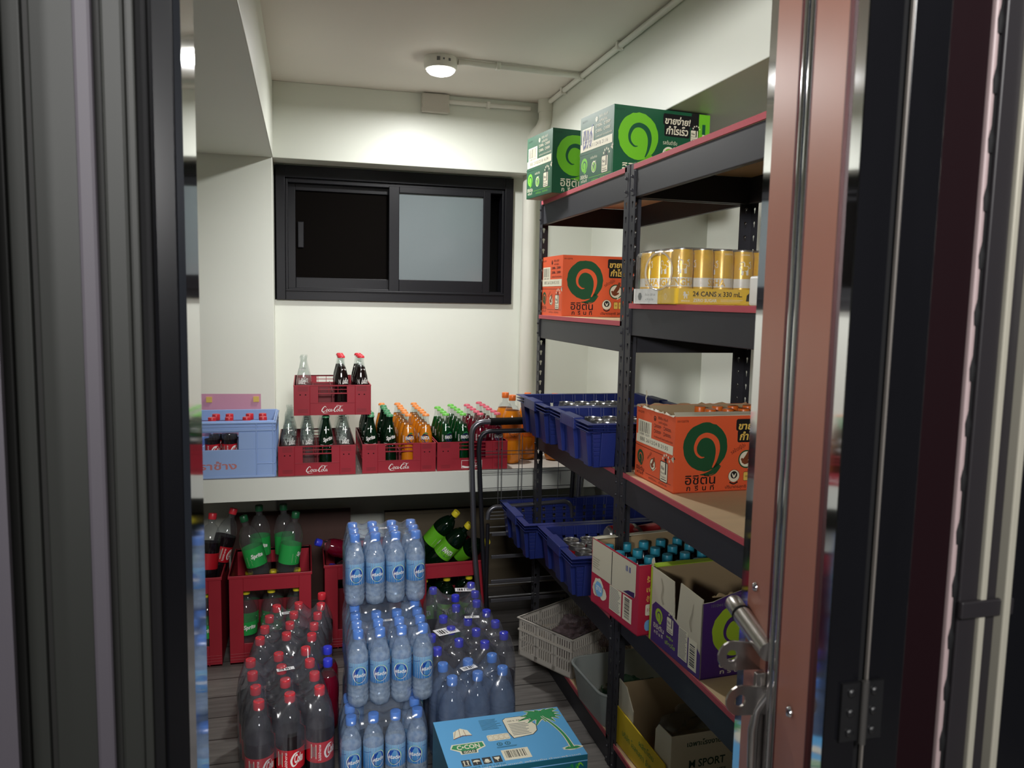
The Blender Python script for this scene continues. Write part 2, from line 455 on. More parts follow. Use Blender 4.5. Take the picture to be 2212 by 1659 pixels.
conduit('short white conduit running from the junction box to the drain pipe', [(.637, 3.636, 2.388), (.85, 3.636, 2.388), (1.02, 3.636, 2.388)], [((.82, 3.636, 2.388), 'x')], r=.010)
dp = thing('drain_pipe', 'white plastic drain pipe with offset elbows in the back right corner', 'pipe', (1.05, 3.72, .768))
PX = .0
mb = MB()
pv = mat('pvc_pipe', (222, 221, 210), .3, noise=.02)
mb.tube([(0, 0, 0), (0, 0, .8), (0, 0, 1.42)], .034, pv, 24); mb.build('pipe', dp, smooth=50)
b = [(0, 0, 1.40), (0, -.02, 1.455), (.0, -.06, 1.49), (.025, -.11, 1.525), (.035, -.135, 1.56), (.035, -.14, 1.60)]
mb = MB(); mb.tube(b, .037, pv, 24); mb.build('elbow', dp, smooth=50)
mb = MB(); mb.tube([(0, 0, 1.355), (0, 0, 1.42)], .041, pv, 24); mb.build('collar', dp, smooth=50)
mb = MB(); mb.tube([(.035, -.14, 1.595), (.035, -.14, 1.652)], .042, pv, 24); mb.build('collar', dp, smooth=50)

shell(dp)
# ================================================================ DOORWAY (seen past the camera's shoulder)
blackm = mat('black_gloss_frame', (8, 8, 10), .2, noise=.25, nscale=6, spec=.3, stretch=(3, 3, .6))
steel = mat('polished_steel', (205, 205, 208), .06, metal=1., bump=.03, bscale=12)
chrome = mat('chrome_tube', (215, 215, 218), .12, metal=1.)
brown = mat('brown_painted_steel', (176, 116, 97), .42, noise=.1, nscale=9, spec=.3, stretch=(1, 1, .3))
maroon = mat('dark_maroon_panel', (12, 3, 5), .6, spec=.06)
greyp = mat('grey_folded_metal', (30, 31, 29), .5, spec=.2, noise=.05, nscale=3, stretch=(1, 1, .2))
darkrub = mat('black_rubber', (12, 12, 13), .7, spec=.1)
HZ = 2.6
# left jamb
dj = struct(thing('door_frame', 'x', 'door frame', (-.14, 1.0, 0)))
del dj['label']; del dj['category']
ang = math.radians(5.1)
mb = MB(); J = Matrix.Rotation(-ang, 4, 'Z')
mb.box((-.0385, .0, 0), (-.002, .062, HZ), blackm, J); mb.build('front_panel', dj, bevel=.002)
mb = MB(); mb.box((-.002, .001, 0), (.006, .068, HZ), steel, J); mb.build('reveal_strip', dj)
# folded grey door leaves stacked left of the jamb
fd = thing('folding_door', 'grey folded metal door leaves standing open left of the black jamb', 'door', (-.2, .97, 0))
greyd = mat('grey_recess_shade', (27, 27, 26), .5, spec=.15)  # same door metal, darker to put shade into the recesses
def gbox(nm, k0, k1, y, m, d=.012, bev=.002):
    # k: across / depth seen at 1 m, built at the leaf's own distance
    mb = MB(); mb.box((k0*y+.2, y-.97, 0), (k1*y+.2, y-.97+d, HZ), m); return mb.build(nm, fd, bevel=bev)
gbox('recess', -.60, -.318, .985, greyd); gbox('leaf', -.316, -.297, .975, greyp); gbox('recess', -.300, -.286, .985, greyd)
gbox('leaf', -.2895, -.236, .975, greyp); gbox('edge_strip', -.2465, -.2265, .962, mat('pale_edge_strip', (58, 55, 60), .5, spec=.2), .010, .004)
gbox('recess', -.230, -.217, .985, greyd); gbox('leaf', -.2185, -.1935, .975, greyp, .012, .004); gbox('recess', -.1965, -.183, .982, greyp, .008); gbox('rubber_seal', -.186, -.170, .993, darkrub)
mb = MB(); mb.box((-.30, -.06, 0), (-.101, -.052, HZ), mat('pale_edge_strip')); mb.build('lower_panel', fd)
# right leaf: strips along a line turned 17.5 degrees from the room's depth
Lf = Matrix.Translation((.57, .90, 0)) @ Matrix.Rotation(math.atan2(-.9537, -.3007), 4, 'Z')   # local +x runs toward the viewer, +y is the hidden side
# local y: positive side
def lbox(mb, t0, t1, y0, y1, m, z0=0., z1=HZ): mb.box((t0, min(y0, y1), z0), (t1, max(y0, y1), z1), m)
dl = thing('door_leaf', 'brown and chrome steel door leaf standing open on the right', 'door')
dl.matrix_world = Lf
SY = 1
mb = MB(); lbox(mb, -.043, -.005, 0, .03*SY, steel); mb.build('edge_strip', dl)
mb = MB(); lbox(mb, .001, .1006, -.003, .004, brown); mb.build('stile', dl, bevel=.002)
mb = MB(); lbox(mb, .0, .285, .0125, .018, darkrub); mb.build('backing_plate', dl)
for a, b_ in ((.1006, .103), (.1490, .1514), (.2517, .2541)):
    mb = MB(); lbox(mb, a, b_, -.0035, .006, mat('maroon_trim', (70, 26, 26), .5)); mb.build('edge_trim', dl)
for a in (.1155, .1375):
    mb = MB(); mb.tube([(a, .005, 0), (a, .005, HZ)], .0094, chrome, 16); mb.build('tube', dl, smooth=50)
mb = MB(); lbox(mb, .1514, .2517, -.003, .004, brown); mb.build('stile', dl, bevel=.002)
mb = MB(); lbox(mb, .2545, .2905, 0, .006, steel); mb.build('reveal_strip', dl)
for t, z in ((.045, 1.145), (.205, 1.065), (.045, .5), (.205, .45)):
    mb = MB(); mb.lathe([(.006, 0), (.006, .002), (.0045, .004), (0, .005)], chrome, 14, Matrix.Translation((t, -.004*SY, z)) @ Matrix.Rotation(PI/2*SY, 4, 'X'))
    mb.build('rivet', dl, smooth=40)
# front panels facing the viewer
fp = struct(thing('door_frame', 'x', 'door frame', (.483, .60, 0))); del fp['label']; del fp['category']
def fbox(nm, x0, x1, y0, y1, m, bevel=.0015, z0=0., z1=HZ):
    mb = MB(); mb.box((x0-.483, y0-.6, z0), (x1-.483, y1-.6, z1), m); return mb.build(nm, fp, bevel=bevel)
fbox('front_panel', .466, .4995, .60, .602, blackm, 0)
fbox('gap_shade_strip', .496, .510, .606, .612, darkrub)  # black strip in the open gap, its shade put into the colour
fbox('edge_strip', .509, .5110, .60, .604, mat('dull_steel_edge', (84, 80, 76), .4, metal=.3), .0005)
fbox('front_panel', .5110, .551, .601, .612, blackm)
fbox('maroon_panel', .551, .596, .604, .62, maroon)
fbox('pale_strip', .596, .6015, .60, .606, mat('pale_pink_strip', (112, 98, 98), .5))
fbox('seal', .6015, .608, .603, .612, darkrub)
mb = MB()
for i in range(34):
    z = .25+i*.052; mb.lathe([(.0035, -.012), (.0045, 0), (.002, .012), (0, .014)], darkrub, 8, Matrix.Translation((.6015-.483, .002, z)))
mb.build('sealant_drip', fp, smooth=60)
fbox('side_panel', .608, .630, .60, .616, mat('charcoal_panel', (22, 20, 22), .4, spec=.3))
fbox('aluminium_strip', .630, .637, .596, .604, mat('bright_aluminium', (128, 125, 114), .3, metal=.3))
fbox('side_panel', .637, .652, .60, .616, mat('charcoal_panel'))
fbox('aluminium_strip', .652, .660, .590, .604, mat('bright_aluminium'))
fbox('side_panel', .660, .80, .60, .616, blackm)
fbox('cross_bar', .606, .668, .594, .60, mat('charcoal_panel'), z0=1.205, z1=1.222)
# hinge
hg = bpy.data.objects.new('door_hinge', None); COL.objects.link(hg); hg.parent = fp; hg.location = (.503-.483, 0, 1.0955)
hm = mat('black_hinge_paint', (14, 14, 15), .3, noise=.3, nscale=30, spec=.35)
for sgn in (-1, 1):
    mb = MB(); mb.box((min(0, sgn*.0225), -.0035, 0), (max(0, sgn*.0225), -.0003, .057), hm)
    for z in (.009, .0285, .048):
        mb.lathe([(.0042, 0), (.004, .0016), (.0025, .0026), (0, .003)], hm, 12, Matrix.Translation((sgn*.0125, -.0035, z)) @ Matrix.Rotation(PI/2, 4, 'X'))
    mb.build('hinge_plate', hg)
mb = MB(); mb.tube([(0, -.006, -.002), (0, -.006, .059)], .0034, mat('worn_pin', (84, 82, 80), .3, metal=.8), 12); mb.build('pin', hg, smooth=50)
# sliding bolt with its two keeper plates, fixed to the leaf's far edge
P0 = Vector((.551, .90, 1.103)); P1 = Vector((.535, .80, 1.090)); ax = (P0-P1)
bolt = thing('door_bolt', 'steel barrel bolt with a lever rod and two holed keeper plates on the door edge', 'bolt', P1)
scr = mat('worn_steel', (196, 192, 188), .28, metal=1., bump=.1, bscale=80, noise=.15, nscale=40)
A = ax
mb = MB(); mb.tube([A*-.05, A*0, A*.45, A*.8], .0125, scr, 20); mb.build('barrel', bolt, smooth=50)
mb = MB(); mb.tube([A*.80, A*.83, A*1.1, A*1.14], [.0105, .0115, .0115, .009], scr, 20); mb.build('bolt_rod', bolt, smooth=50)
mb = MB(); mb.tube([A*.78, A*.815], .0132, mat('black_rubber'), 20); mb.build('washer', bolt, smooth=50)
def keeper(z, name, k=1.):
    mb = MB(); n = 16; o = []; hole = []
    for i in range(n):
        a = 2*PI*i/n
        hole.append((.0075*math.cos(a), .0075*math.sin(a)))
        x, y = .0185*math.cos(a), .0185*math.sin(a)
        if math.cos(a) > .2: x = .05; y = max(-.016, min(.016, math.tan(a)*.018 if abs(math.tan(a)) < 3 else math.copysign(.016, math.sin(a))))
        o.append((x, y))
    vs = []; 
    for zz in (-.0015, .0015): vs += [(x, y, zz) for x, y in o]+[(x, y, zz) for x, y in hole]
    fs = []
    for i in range(n):
        j = (i+1) % n
        fs += [(i, n+i, n+j, j)]; fs += [(2*n+i, 2*n+j, 3*n+j, 3*n+i)]; fs += [(i, j, 2*n+j, 2*n+i)]; fs += [(n+i, 3*n+i, 3*n+j, n+j)]
    M = Matrix.Translation(z) @ Matrix.Rotation(PI/2, 4, 'X') @ Matrix.Rotation(-.12, 4, 'Z')
    mb.add(vs, fs, scr, M); return mb.build(name, bolt)
keeper(Vector((-.030, .03, -.018)), 'keeper_plate'); keeper(Vector((-.034, .0, -.060)), 'keeper_plate')
mb = MB(); mb.tube([(.006, -.004, -.008), (.004, -.005, -.05), (-.010, .0, -.075), (-.014, .0, -.10), (-.013, .0, -.148)], [.004, .004, .005, .006, .0055], scr, 12); mb.build('lever', bolt, smooth=50)
mb = MB(); mb.box((-.012, .002, -.17), (.004, .008, -.03), scr); mb.build('back_plate', bolt, bevel=.001)

# ================================================================ STORAGE RACKS
rackm = mat('charcoal_rack_steel', (44, 44, 49), .48, noise=.08, nscale=12, spec=.4, bump=.03)
redm = mat('red_board_edge', (176, 74, 84), .6, noise=.08, nscale=14)
boardm = mat('pale_board', (222, 194, 154), .6, noise=.1, nscale=5, stretch=(1, 4, 1))
RX0, RX1 = .95, 1.36
def keyhole(n=14):
    pts = []
    for i in range(n):
        a = 2*PI*i/n+PI/2; x, y = math.cos(a), math.sin(a)
        pts.append((x*(.0062 if y > -.1 else .0036), .005+y*(.0062 if y > -.1 else .015)))
    return pts
def post_bm(sx, sy, h=1.915, W=.037, pitch=.0425):
    """L-section perforated post, corner at the origin, flanges toward +sx and +sy"""
    mb = MB(); kh = keyhole(); n = len(kh)
    for fl in (0, 1):
        def P(u, z): return (sx*u, 0, z) if fl == 0 else (0, sy*u, z)
        z = .0
        mb.add([P(0, 0), P(W, 0), P(W, .03), P(0, .03)], [(0, 1, 2, 3)], rackm); z = .03
        while z+pitch < h:
            zc = z+pitch/2; outer = []
            for (x, y) in kh:
                a = math.atan2(y, x); c, s_ = math.cos(a), math.sin(a)
                k = min((W/2)/abs(c) if abs(c) > 1e-6 else 9, (pitch/2)/abs(s_) if abs(s_) > 1e-6 else 9)
                outer.append((c*k, s_*k))
            # make sure the four corners are used
            for cx in (-W/2, W/2):
                for cy in (-pitch/2, pitch/2):
                    j = min(range(n), key=lambda q: (outer[q][0]-cx)**2+(outer[q][1]-cy)**2); outer[j] = (cx, cy)
            vs = [P(W/2+x, zc+y) for x, y in outer]+[P(W/2+x, zc+y) for x, y in kh]
            mb.add(vs, [(i, (i+1) % n, n+(i+1) % n, n+i) for i in range(n)], rackm); z += pitch
        mb.add([P(0, z), P(W, z), P(W, h), P(0, h)], [(0, 1, 2, 3)], rackm)
    return mb
def rack(label, y0, y1, levels):
    t = thing('storage_rack', label, 'rack', (RX0, y0, 0), group=None)
    L = y1-y0; D = RX1-RX0
    for sx, sy, x, y in ((1, 1, 0, 0), (1, -1, 0, L), (-1, 1, D, 0), (-1, -1, D, L)):
        o = post_bm(sx, sy).build('post', t, solid=.002, loc=(x, y, 0))
    for z in levels:
        for x0, x1 in ((.003, .021), (D-.021, D-.003)):
            mb = MB(); mb.box((x0, .003, z-.096), (x1, L-.003, z-.016), rackm); b = mb.build('beam', t, bevel=.002)
            if x0 < .01:
                for yy in (.02, L-.02):
                    mb = MB(); mb.box((-.003, yy-.01, z-.09), (0, yy+.01, z-.02), rackm)
                    for zz in (z-.075, z-.035): mb.lathe([(.005, 0), (.004, .004), (0, .005)], rackm, 8, Matrix.Translation((-.003, yy, zz)) @ Matrix.Rotation(-PI/2, 4, 'Y'))
                    mb.build('bracket', b)
        for y0_, y1_ in ((.003, .021), (L-.021, L-.003)):
            mb = MB(); mb.box((.003, y0_, z-.096), (D-.003, y1_, z-.016), rackm); mb.build('beam', t, bevel=.002)
        mb = MB()
        mb.box((.002, .022, z-.016), (D-.002, L-.022, z), boardm)
        mb.box((-.002, .0225, z-.0155), (.0025, L-.0225, z+.0003), redm)
        mb.build('shelf_board', t, bevel=.0008)
    return t
rack('charcoal slotted steel rack by the drain pipe, blue crates on its middle shelves', 2.258, 3.20, [1.911, 1.445, .975, .50, .095])
rack('charcoal slotted steel rack nearest the door, open drink cartons on its shelves', 1.215, 2.252, [1.911, 1.50, .98, .562, .095])

# ================================================================ CARTONS
CM = {}
for k, c in dict(green=(24, 84, 56), dgreen=(22, 62, 44), lime=(112, 190, 40), orange=(222, 92, 52), ogreen=(24, 78, 46), cream=(226, 220, 196), black=(24, 22, 24),
                 purple=(72, 38, 112), dpurple=(54, 28, 84), crimson=(176, 34, 62), kraft=(168, 146, 112), whiteboard=(205, 198, 176), skyblue=(82, 160, 212), teal=(20, 92, 112),
                 leafgreen=(30, 136, 74), yellow=(226, 196, 40), navy=(24, 36, 84), white=(238, 238, 232), gold=(214, 170, 40), palegold=(226, 190, 90), blueink=(40, 60, 140),
                 brownink=(120, 62, 34), lightblue=(120, 176, 224), redink=(200, 40, 46), greytext=(120, 124, 120), limeyellow=(168, 200, 50)).items():
    CM[k] = mat('print_'+k, c, .5, noise=.04, nscale=9)
def swirl(mb, x, y, R, main, bg, M, z=0., sq=1., tail=True):
    mb.disc(x, y, R*sq, R, CM[main], M, z, n=40, jit=.018)
    g = [(.36, -.86), (.50, -.55), (.57, -.15), (.50, .18), (.30, .40), (0, .48), (-.28, .36), (-.44, .05), (-.40, -.24), (-.20, -.42), (-.02, -.42)]
    w = [.05, .12, .19, .23, .22, .20, .17, .14, .11, .08, .02]
    mb.ribbon([(x+a*R*sq, y+b*R) for a, b in g], [q*R for q in w], CM[bg], M, z+.00015)
    if tail:
        mb.ribbon([(x+.62*R*sq, y-.72*R), (x+.45*R*sq, y-.98*R), (x+.1*R*sq, y-1.12*R), (x-.2*R*sq, y-1.14*R)], [.25*R, .22*R, .12*R, .02*R], CM[main], M, z)
        mb.ribbon([(x+.75*R*sq, y-.80*R), (x+.5*R*sq, y-1.1*R), (x+.05*R*sq, y-1.26*R)], [.03*R, .05*R, .01*R], CM[main], M, z)
def badge_no1(mb, x, y, s, M, ink='black', paper='cream', z=0.):
    mb.rrect(x-.5*s, y-.72*s, s, 1.25*s, .12*s, CM[ink], M, z); mb.rrect(x-.45*s, y-.67*s, .9*s, 1.15*s, .1*s, CM[paper], M, z+.0001)
    mb.text('No', x-.15*s, y+.12*s, .42*s, None, CM[ink], M, z+.0002, bold=.02)
    mb.rect(x+.17*s, y-.22*s, .13*s, 1.0*s, CM[ink], M, z+.0002); mb.poly([(x+.0*s, y+.62*s), (x+.17*s, y+.78*s), (x+.17*s, y+.60*s)], CM[ink], M, z+.0002)
    mb.text('Brand', x-.13*s, y-.17*s, .5*s, None, CM[ink], M, z+.0002); mb.text('Thailand', x-.08*s, y-.40*s, .66*s, None, CM[ink], M, z+.0002)
    mb.rect(x-.36*s, y-.58*s, .72*s, .05*s, CM[ink], M, z+.0002)
    for i in range(5):
        a = PI*(.05+.22*i); cx, cy = x+.24*s+.42*s*math.cos(a), y+.62*s+.34*s*math.sin(a); p = []
        for j in range(10):
            r = (.13 if j % 2 == 0 else .055)*s; p.append((cx+r*math.cos(a+j*PI/5), cy+r*math.sin(a+j*PI/5)))
        mb.poly(p, CM[paper], M, z+.0001)
def leafmark(mb, x, y, s, M, z=0.):
    mb.disc(x, y, .5*s, .55*s, CM['cream'], M, z); mb.disc(x+.02*s, y-.03*s, .44*s, .46*s, CM['lime'], M, z+.0001)
    for sx, k in ((1, .95), (-1, .6)):
        mb.poly([(x, y-.5*s), (x+sx*.18*s, y-.1*s), (x+sx*.42*s, y+.62*s*k), (x+sx*.05*s, y+.3*s*k)], CM['cream'], M, z+.0002)
        mb.poly([(x, y-.38*s), (x+sx*.14*s, y-.06*s), (x+sx*.35*s, y+.5*s*k), (x+sx*.07*s, y+.25*s*k)], CM['green'], M, z+.0003)
def grainmark(mb, x, y, s, M, z=0.):
    mb.disc(x, y, .55*s, .55*s, CM['ogreen'], M, z); mb.disc(x, y, .47*s, .47*s, CM['cream'], M, z+.0001)
    mb.ribbon([(x-.3*s, y-.2*s), (x-.1*s, y-.05*s), (x+.15*s, y+.3*s), (x+.3*s, y+.7*s)], [.1*s, .3*s, .32*s, .16*s], CM['brownink'], M, z+.0002)
    mb.ribbon([(x-.35*s, y+.05*s), (x-.1*s, y-.2*s), (x+.25*s, y-.1*s)], [.12*s, .24*s, .1*s], CM['brownink'], M, z+.00025)
    for k in (.25, .5): mb.ribbon([(x+.1*s, y-.6*s), (x+k*s, y-.35*s), (x+(.3+k)*s, y-.12*s)], [.03*s, .07*s, .02*s], CM['cream'], M, z+.0003)
BG = {'green': ('green', 'lime', 'cream', 'green'), 'orange': ('orange', 'ogreen', 'black', 'orange'), 'purple': ('purple', 'limeyellow', 'cream', 'purple')}
def tea_front(mb, L, H, kind, M, z=.0006):
    bg, mk, ink, _ = BG[kind]
    if kind == 'green': swirl_bg = 'green'
    R = H*.32
    swirl(mb, L*.25, H*.60, R, mk, bg, M, z)
    mb.text('อิชิตัน', L*.22, H*.175, L*.25, H*.135, CM[ink], M, z, bold=.012)
    for i, ch in enumerate('กรีนที'.replace('รี', '|').replace('ที', '~')):
        ch = {'|': 'รี', '~': 'ที'}.get(ch, ch)
        mb.text(ch, L*(.125+.065*i), H*(.055 if ch not in ('รี', 'ที') else .063), L*.032, H*(.055 if ch not in ('รี', 'ที') else .072), CM[ink], M, z, bold=.02)
    mb.text('101123770', L*.06, H*.94, L*.09, None, CM['dgreen' if kind == 'green' else 'black'], M, z, bold=.01)
    tx = 'cream' if kind != 'orange' else 'palegold'
    mb.rrect(L*.50, H*.80, L*.31, H*.155, .006, CM['black'], M, z); mb.rrect(L*.515, H*.645, L*.27, H*.165, .006, CM['black'], M, z)
    mb.text('ขายง่าย!', L*.655, H*.87, L*.27, H*.115, CM[tx], M, z+.0002, bold=.03, shear=.15)
    mb.text('กำไรเร็ว', L*.65, H*.735, L*.235, H*.125, CM[tx], M, z+.0002, bold=.03, shear=.15)
    if kind == 'green':
        mb.text('รสต้นตำรับ', L*.58, H*.56, L*.15, H*.06, CM['cream'], M, z); leafmark(mb, L*.57, H*.38, H*.22, M, z)
        mb.rect(L*.80, 0, L*.08, H, CM['black'], M, z*.5); badge_no1(mb, L*.835, H*.70, L*.085, M, z=z)
        mb.rect(L*.88, 0, L*.12, H, CM['lime'], M, z*.5)
        mb.poly([(L*.905, H*.2), (L*.965, H*.2), (L*.965, H*.62), (L*.945, H*.72), (L*.925, H*.72), (L*.905, H*.62)], CM['cream'], M, z); mb.rect(L*.918, H*.72, L*.034, H*.14, CM['green'], M, z)
    else:
        mb.text('รสข้าวญี่ปุ่น', L*.525, H*.56, L*.13, H*.075, CM['black'], M, z, rot=.5)
        grainmark(mb, L*.60, H*.42, H*.22, M, z)
        mb.disc(L*.50, H*.20, H*.085, H*.085, CM['black'], M, z); mb.disc(L*.50, H*.20, H*.08, H*.08, CM['cream'], M, z+.0001); mb.disc(L*.50, H*.215, H*.05, H*.05, CM['black'], M, z+.0002)
        mb.ribbon([(L*.485, H*.235), (L*.50, H*.19), (L*.515, H*.235)], [.002, .006, .002], CM['cream'], M, z+.0003); mb.ribbon([(L*.465, H*.12), (L*.50, H*.095), (L*.535, H*.12)], .004, CM['black'], M, z)
        for i in range(4): mb.rrect(L*(.58+.055*i), H*.13, L*.048, H*.12, .004, CM['black'], M, z); mb.rrect(L*(.582+.055*i), H*.135, L*.044, H*.11, .003, CM['palegold' if kind == 'orange' else 'cream'], M, z+.0001); mb.text(('50', '11', '5', '2')[i], L*(.604+.055*i), H*.19, L*.02, None, CM['black'], M, z+.0002)
        mb.text('ปริมาตรสุทธิ 280 มล. x 24', L*.62, H*.05, L*.38, H*.055, CM['black'], M, z, bold=.01)
        mb.rect(L*.84, 0, L*.16, H*.62, CM['ogreen'], M, z*.5); mb.rect(L*.84, H*.62, L*.16, H*.38, CM['black'], M, z*.5)
def tea_side(mb, W, H, kind, M, date, z=.0006, scrawl=False):
    bg, mk, ink, _ = BG[kind]
    ink2 = 'cream' if kind == 'green' else 'black'
    swirl(mb, W*.50, H*.895, H*.035, ink2, bg, M, z, tail=False); mb.text('อิชิตัน กรีนที', W*.70, H*.92, W*.24, H*.04, CM[ink2], M, z); mb.text('รสต้นตำรับ' if kind == 'green' else 'รสข้าวญี่ปุ่น', W*.70, H*.86, W*.22, H*.045, CM[ink2], M, z)
    mb.text('101123770', W*.13, H*.93, W*.16, None, CM['dgreen' if kind == 'green' else 'black'], M, z)
    mb.rect(W*.06, H*.60, W*.36, H*.22, CM['cream'], M, z); mb.barcode(W*.09, H*.65, W*.29, H*.15, CM['black'], M, z+.0001); mb.text('8 858891 302079', W*.235, H*.625, W*.27, None, CM['black'], M, z+.0001)
    for i in range(4):
        cx = W*(.50+.24*(i % 2)); cy = H*(.80-.075*(i//2)); mb.disc(cx, cy, W*.022, W*.022, CM[ink2], M, z); mb.disc(cx, cy, W*.016, W*.016, CM[bg], M, z+.0001); mb.lines(cx+W*.03, cy-H*.02, W*.15, H*.04, 3, CM[ink2], M, z)
    mb.text('ชาเขียวแท้ ใบชาออร์แกนิค', W*.72, H*.655, W*.46, H*.03, CM[ink2], M, z)
    mb.rect(W*.02, H*.495, W*.95, H*.115, CM['cream'], M, z+.00005); mb.text(date, W*.49, H*.555, W*.72, H*.05, CM['black'], M, z+.0002, bold=-.004)
    # flap seam
    mb.ribbon([(W*.02, H*.475), (W*.06, H*.455), (W*.94, H*.445), (W*.985, H*.475)], [.002, .0014, .0014, .003], CM['black' if kind != 'green' else 'dgreen'], M, z)
    mb.poly([(W*.93, H*.44), (W*.995, H*.49), (W*.995, H*.40), (W*.97, H*.41)], CM['whiteboard'], M, z)
    swirl(mb, W*.15, H*.30, H*.10, mk, bg, M, z, sq=1.0)
    mb.text('อิชิตัน', W*.15, H*.135, W*.22, H*.06, CM[ink], M, z, bold=.01); mb.text('ก รี น ที', W*.15, H*.075, W*.17, H*.045, CM[ink], M, z, bold=.02)
    if kind == 'green': leafmark(mb, W*.45, H*.24, H*.15, M, z); mb.text('รสต้นตำรับ', W*.44, H*.38, W*.2, H*.04, CM['cream'], M, z)
    else: grainmark(mb, W*.48, H*.26, H*.15, M, z); mb.text('รสข้าวญี่ปุ่น', W*.39, H*.36, W*.14, H*.05, CM['black'], M, z, rot=.7)
    badge_no1(mb, W*.77, H*.25, W*.19, M, z=z)
    mb.ribbon([(W*.30, H*.10), (W*.95, H*.10)], .0012, CM[mk if kind == 'green' else 'black'], M, z); mb.text('ชาดีมีคุณ... เป็นที่หนึ่ง', W*.62, H*.055, W*.46, H*.045, CM[mk if kind == 'green' else 'black'], M, z)
    if scrawl:
        mb.ribbon([(W*.12, H*.52), (W*.10, H*.66), (W*.15, H*.80), (W*.17, H*.62), (W*.13, H*.55), (W*.20, H*.60), (W*.24, H*.78), (W*.27, H*.66), (W*.24, H*.54)], .004, CM['blueink'], M, z+.0004)
        mb.ribbon([(W*.30, H*.70), (W*.34, H*.76), (W*.38, H*.66), (W*.31, H*.55), (W*.36, H*.80), (W*.40, H*.84)], .0035, CM['blueink'], M, z+.0004)
def closed_carton(label, loc, rz, L, W, H, kind, date, scrawl=False, group=None):
    t = thing('carton', label, 'carton', loc, rz)
    mb = MB(); bg = CM[BG[kind][0]]
    mb.box((0, 0, 0), (L, W, H), bg)
    mb.rect(.004, .004, L-.008, W-.008, CM['kraft'], Matrix(((1, 0, 0, 0), (0, -1, 0, W), (0, 0, -1, -.0004), (0, 0, 0, 1))))
    mb.rect(0, W*.495, L, .002, CM['black'], top(H+.0004))
    tea_front(mb, L, H, kind, front(0)); tea_side(mb, W, H, kind, left(0, W), date, scrawl=scrawl)
    mb.build('box', t); 
    # a raised lower flap on the short side
    mb = MB(); mb.prism([(.004, .003), (W-.006, .003), (W-.006, H*.40), (W-.02, H*.445), (.02, H*.445), (.004, H*.43)], 0, .0003, bg, left(-.0002, W)); mb.build('flap', t)
    return t
T1 = .238
closed_carton('dark green tea carton overhanging the end of the top shelf beside the drain pipe', (.905, 2.905, 1.9112), math.radians(7), .375, .245, T1, 'green', 'BBE 23/02/25 B 16:34')
closed_carton('dark green tea carton with blue pen scrawl, set further along the top shelf', (.990, 2.505, 1.9112), math.radians(7), .375, .245, T1+.002, 'green', 'BBE 25/11/24 B 21:16', scrawl=True)
closed_carton('closed orange tea carton on the shelf beneath the green ones', (.965, 2.925, 1.4452), math.radians(2), .375, .245, .236, 'orange', 'BBE 26/12/24 B 21:55')

def open_box(t, L, W, H, out, inn, th=.003, fl=True):
    mb = MB(); mb.box((0, 0, 0), (L, W, th), out); mb.box((0, 0, 0), (L, th, H), out); mb.box((0, W-th, 0), (L, W, H), out)
    mb.box((0, th, 0), (th, W-th, H), out); mb.box((L-th, th, 0), (L, W-th, H), out)
    e = .0003
    mb.add([(th+e, W-th-e, th), (L-th-e, W-th-e, th), (L-th-e, W-th-e, H-.0005), (th+e, W-th-e, H-.0005)], [(0, 1, 2, 3)], inn)
    mb.add([(th+e, th+e, th), (L-th-e, th+e, th), (L-th-e, th+e, H-.0005), (th+e, th+e, H-.0005)], [(3, 2, 1, 0)], inn)
    mb.add([(th+e, th, th), (th+e, W-th, th), (th+e, W-th, H-.0005), (th+e, th, H-.0005)], [(0, 1, 2, 3)], inn)
    mb.add([(L-th-e, th, th), (L-th-e, W-th, th), (L-th-e, W-th, H-.0005), (L-th-e, th, H-.0005)], [(3, 2, 1, 0)], inn)
    return mb
def torn_edge(mb, p0, p1, z, m, amp=.004, w=.006, seed=1):
    rnd = random.Random(seed); p0 = Vector(p0); p1 = Vector(p1); n = 26; vs = []
    d = (p1-p0).normalized(); nn = Vector((-d.y, d.x))
    for i in range(n+1):
        p = p0.lerp(p1, i/n); h = z+rnd.uniform(-amp*.4, amp); q = w*rnd.uniform(.4, 1)
        vs += [(p.x, p.y, z-.004), (p.x+nn.x*q*.15, p.y+nn.y*q*.15, h), (p.x+nn.x*q, p.y+nn.y*q, z-.001)]
    mb.add(vs, [f for i in range(n) for f in ((3*i, 3*i+3, 3*i+4, 3*i+1), (3*i+1, 3*i+4, 3*i+5, 3*i+2))], m)

# ---- open orange tea carton
OBL, OBW, OBH = .375, .25, .214
oc = thing('carton', 'torn-open orange tea carton on the near shelf, orange bottle caps showing inside', 'carton', (.978, 1.948, .9804), math.radians(1))
mb = open_box(oc, OBL, OBW, OBH, CM['orange'], CM['kraft'])
tea_front(mb, OBL, OBH, 'orange', front(0)); tea_side(mb, OBW, OBH, 'orange', left(0, OBW), 'BBE 26/12/24 B 21:55')
mb.build('box', oc)
mb = MB(); torn_edge(mb, (.001, OBW), (.001, .0), OBH, CM['whiteboard'], .006, -.008, 3); torn_edge(mb, (0, OBW-.001), (OBL, OBW-.001), OBH, CM['kraft'], .006, .004, 5); mb.build('torn_edge', oc)
mb = MB(); mb.hexa([(0, .002, OBH), (OBL, .002, OBH), (OBL, .020, OBH+.006), (.004, .020, OBH+.008)], [(0, .003, OBH+.002), (OBL, .003, OBH+.002), (OBL, .020, OBH+.008), (.004, .020, OBH+.010)], CM['whiteboard']); mb.build('flap', oc)
mb = MB(); mb.ribbon([(0, 0), (.004, .012), (-.003, .024), (.003, .036), (-.002, .048)], [.003, .006, .005, .008, .005], CM['whiteboard'], left(.012, OBW-.035, OBH)); mb.build('torn_strip', oc, solid=.001)

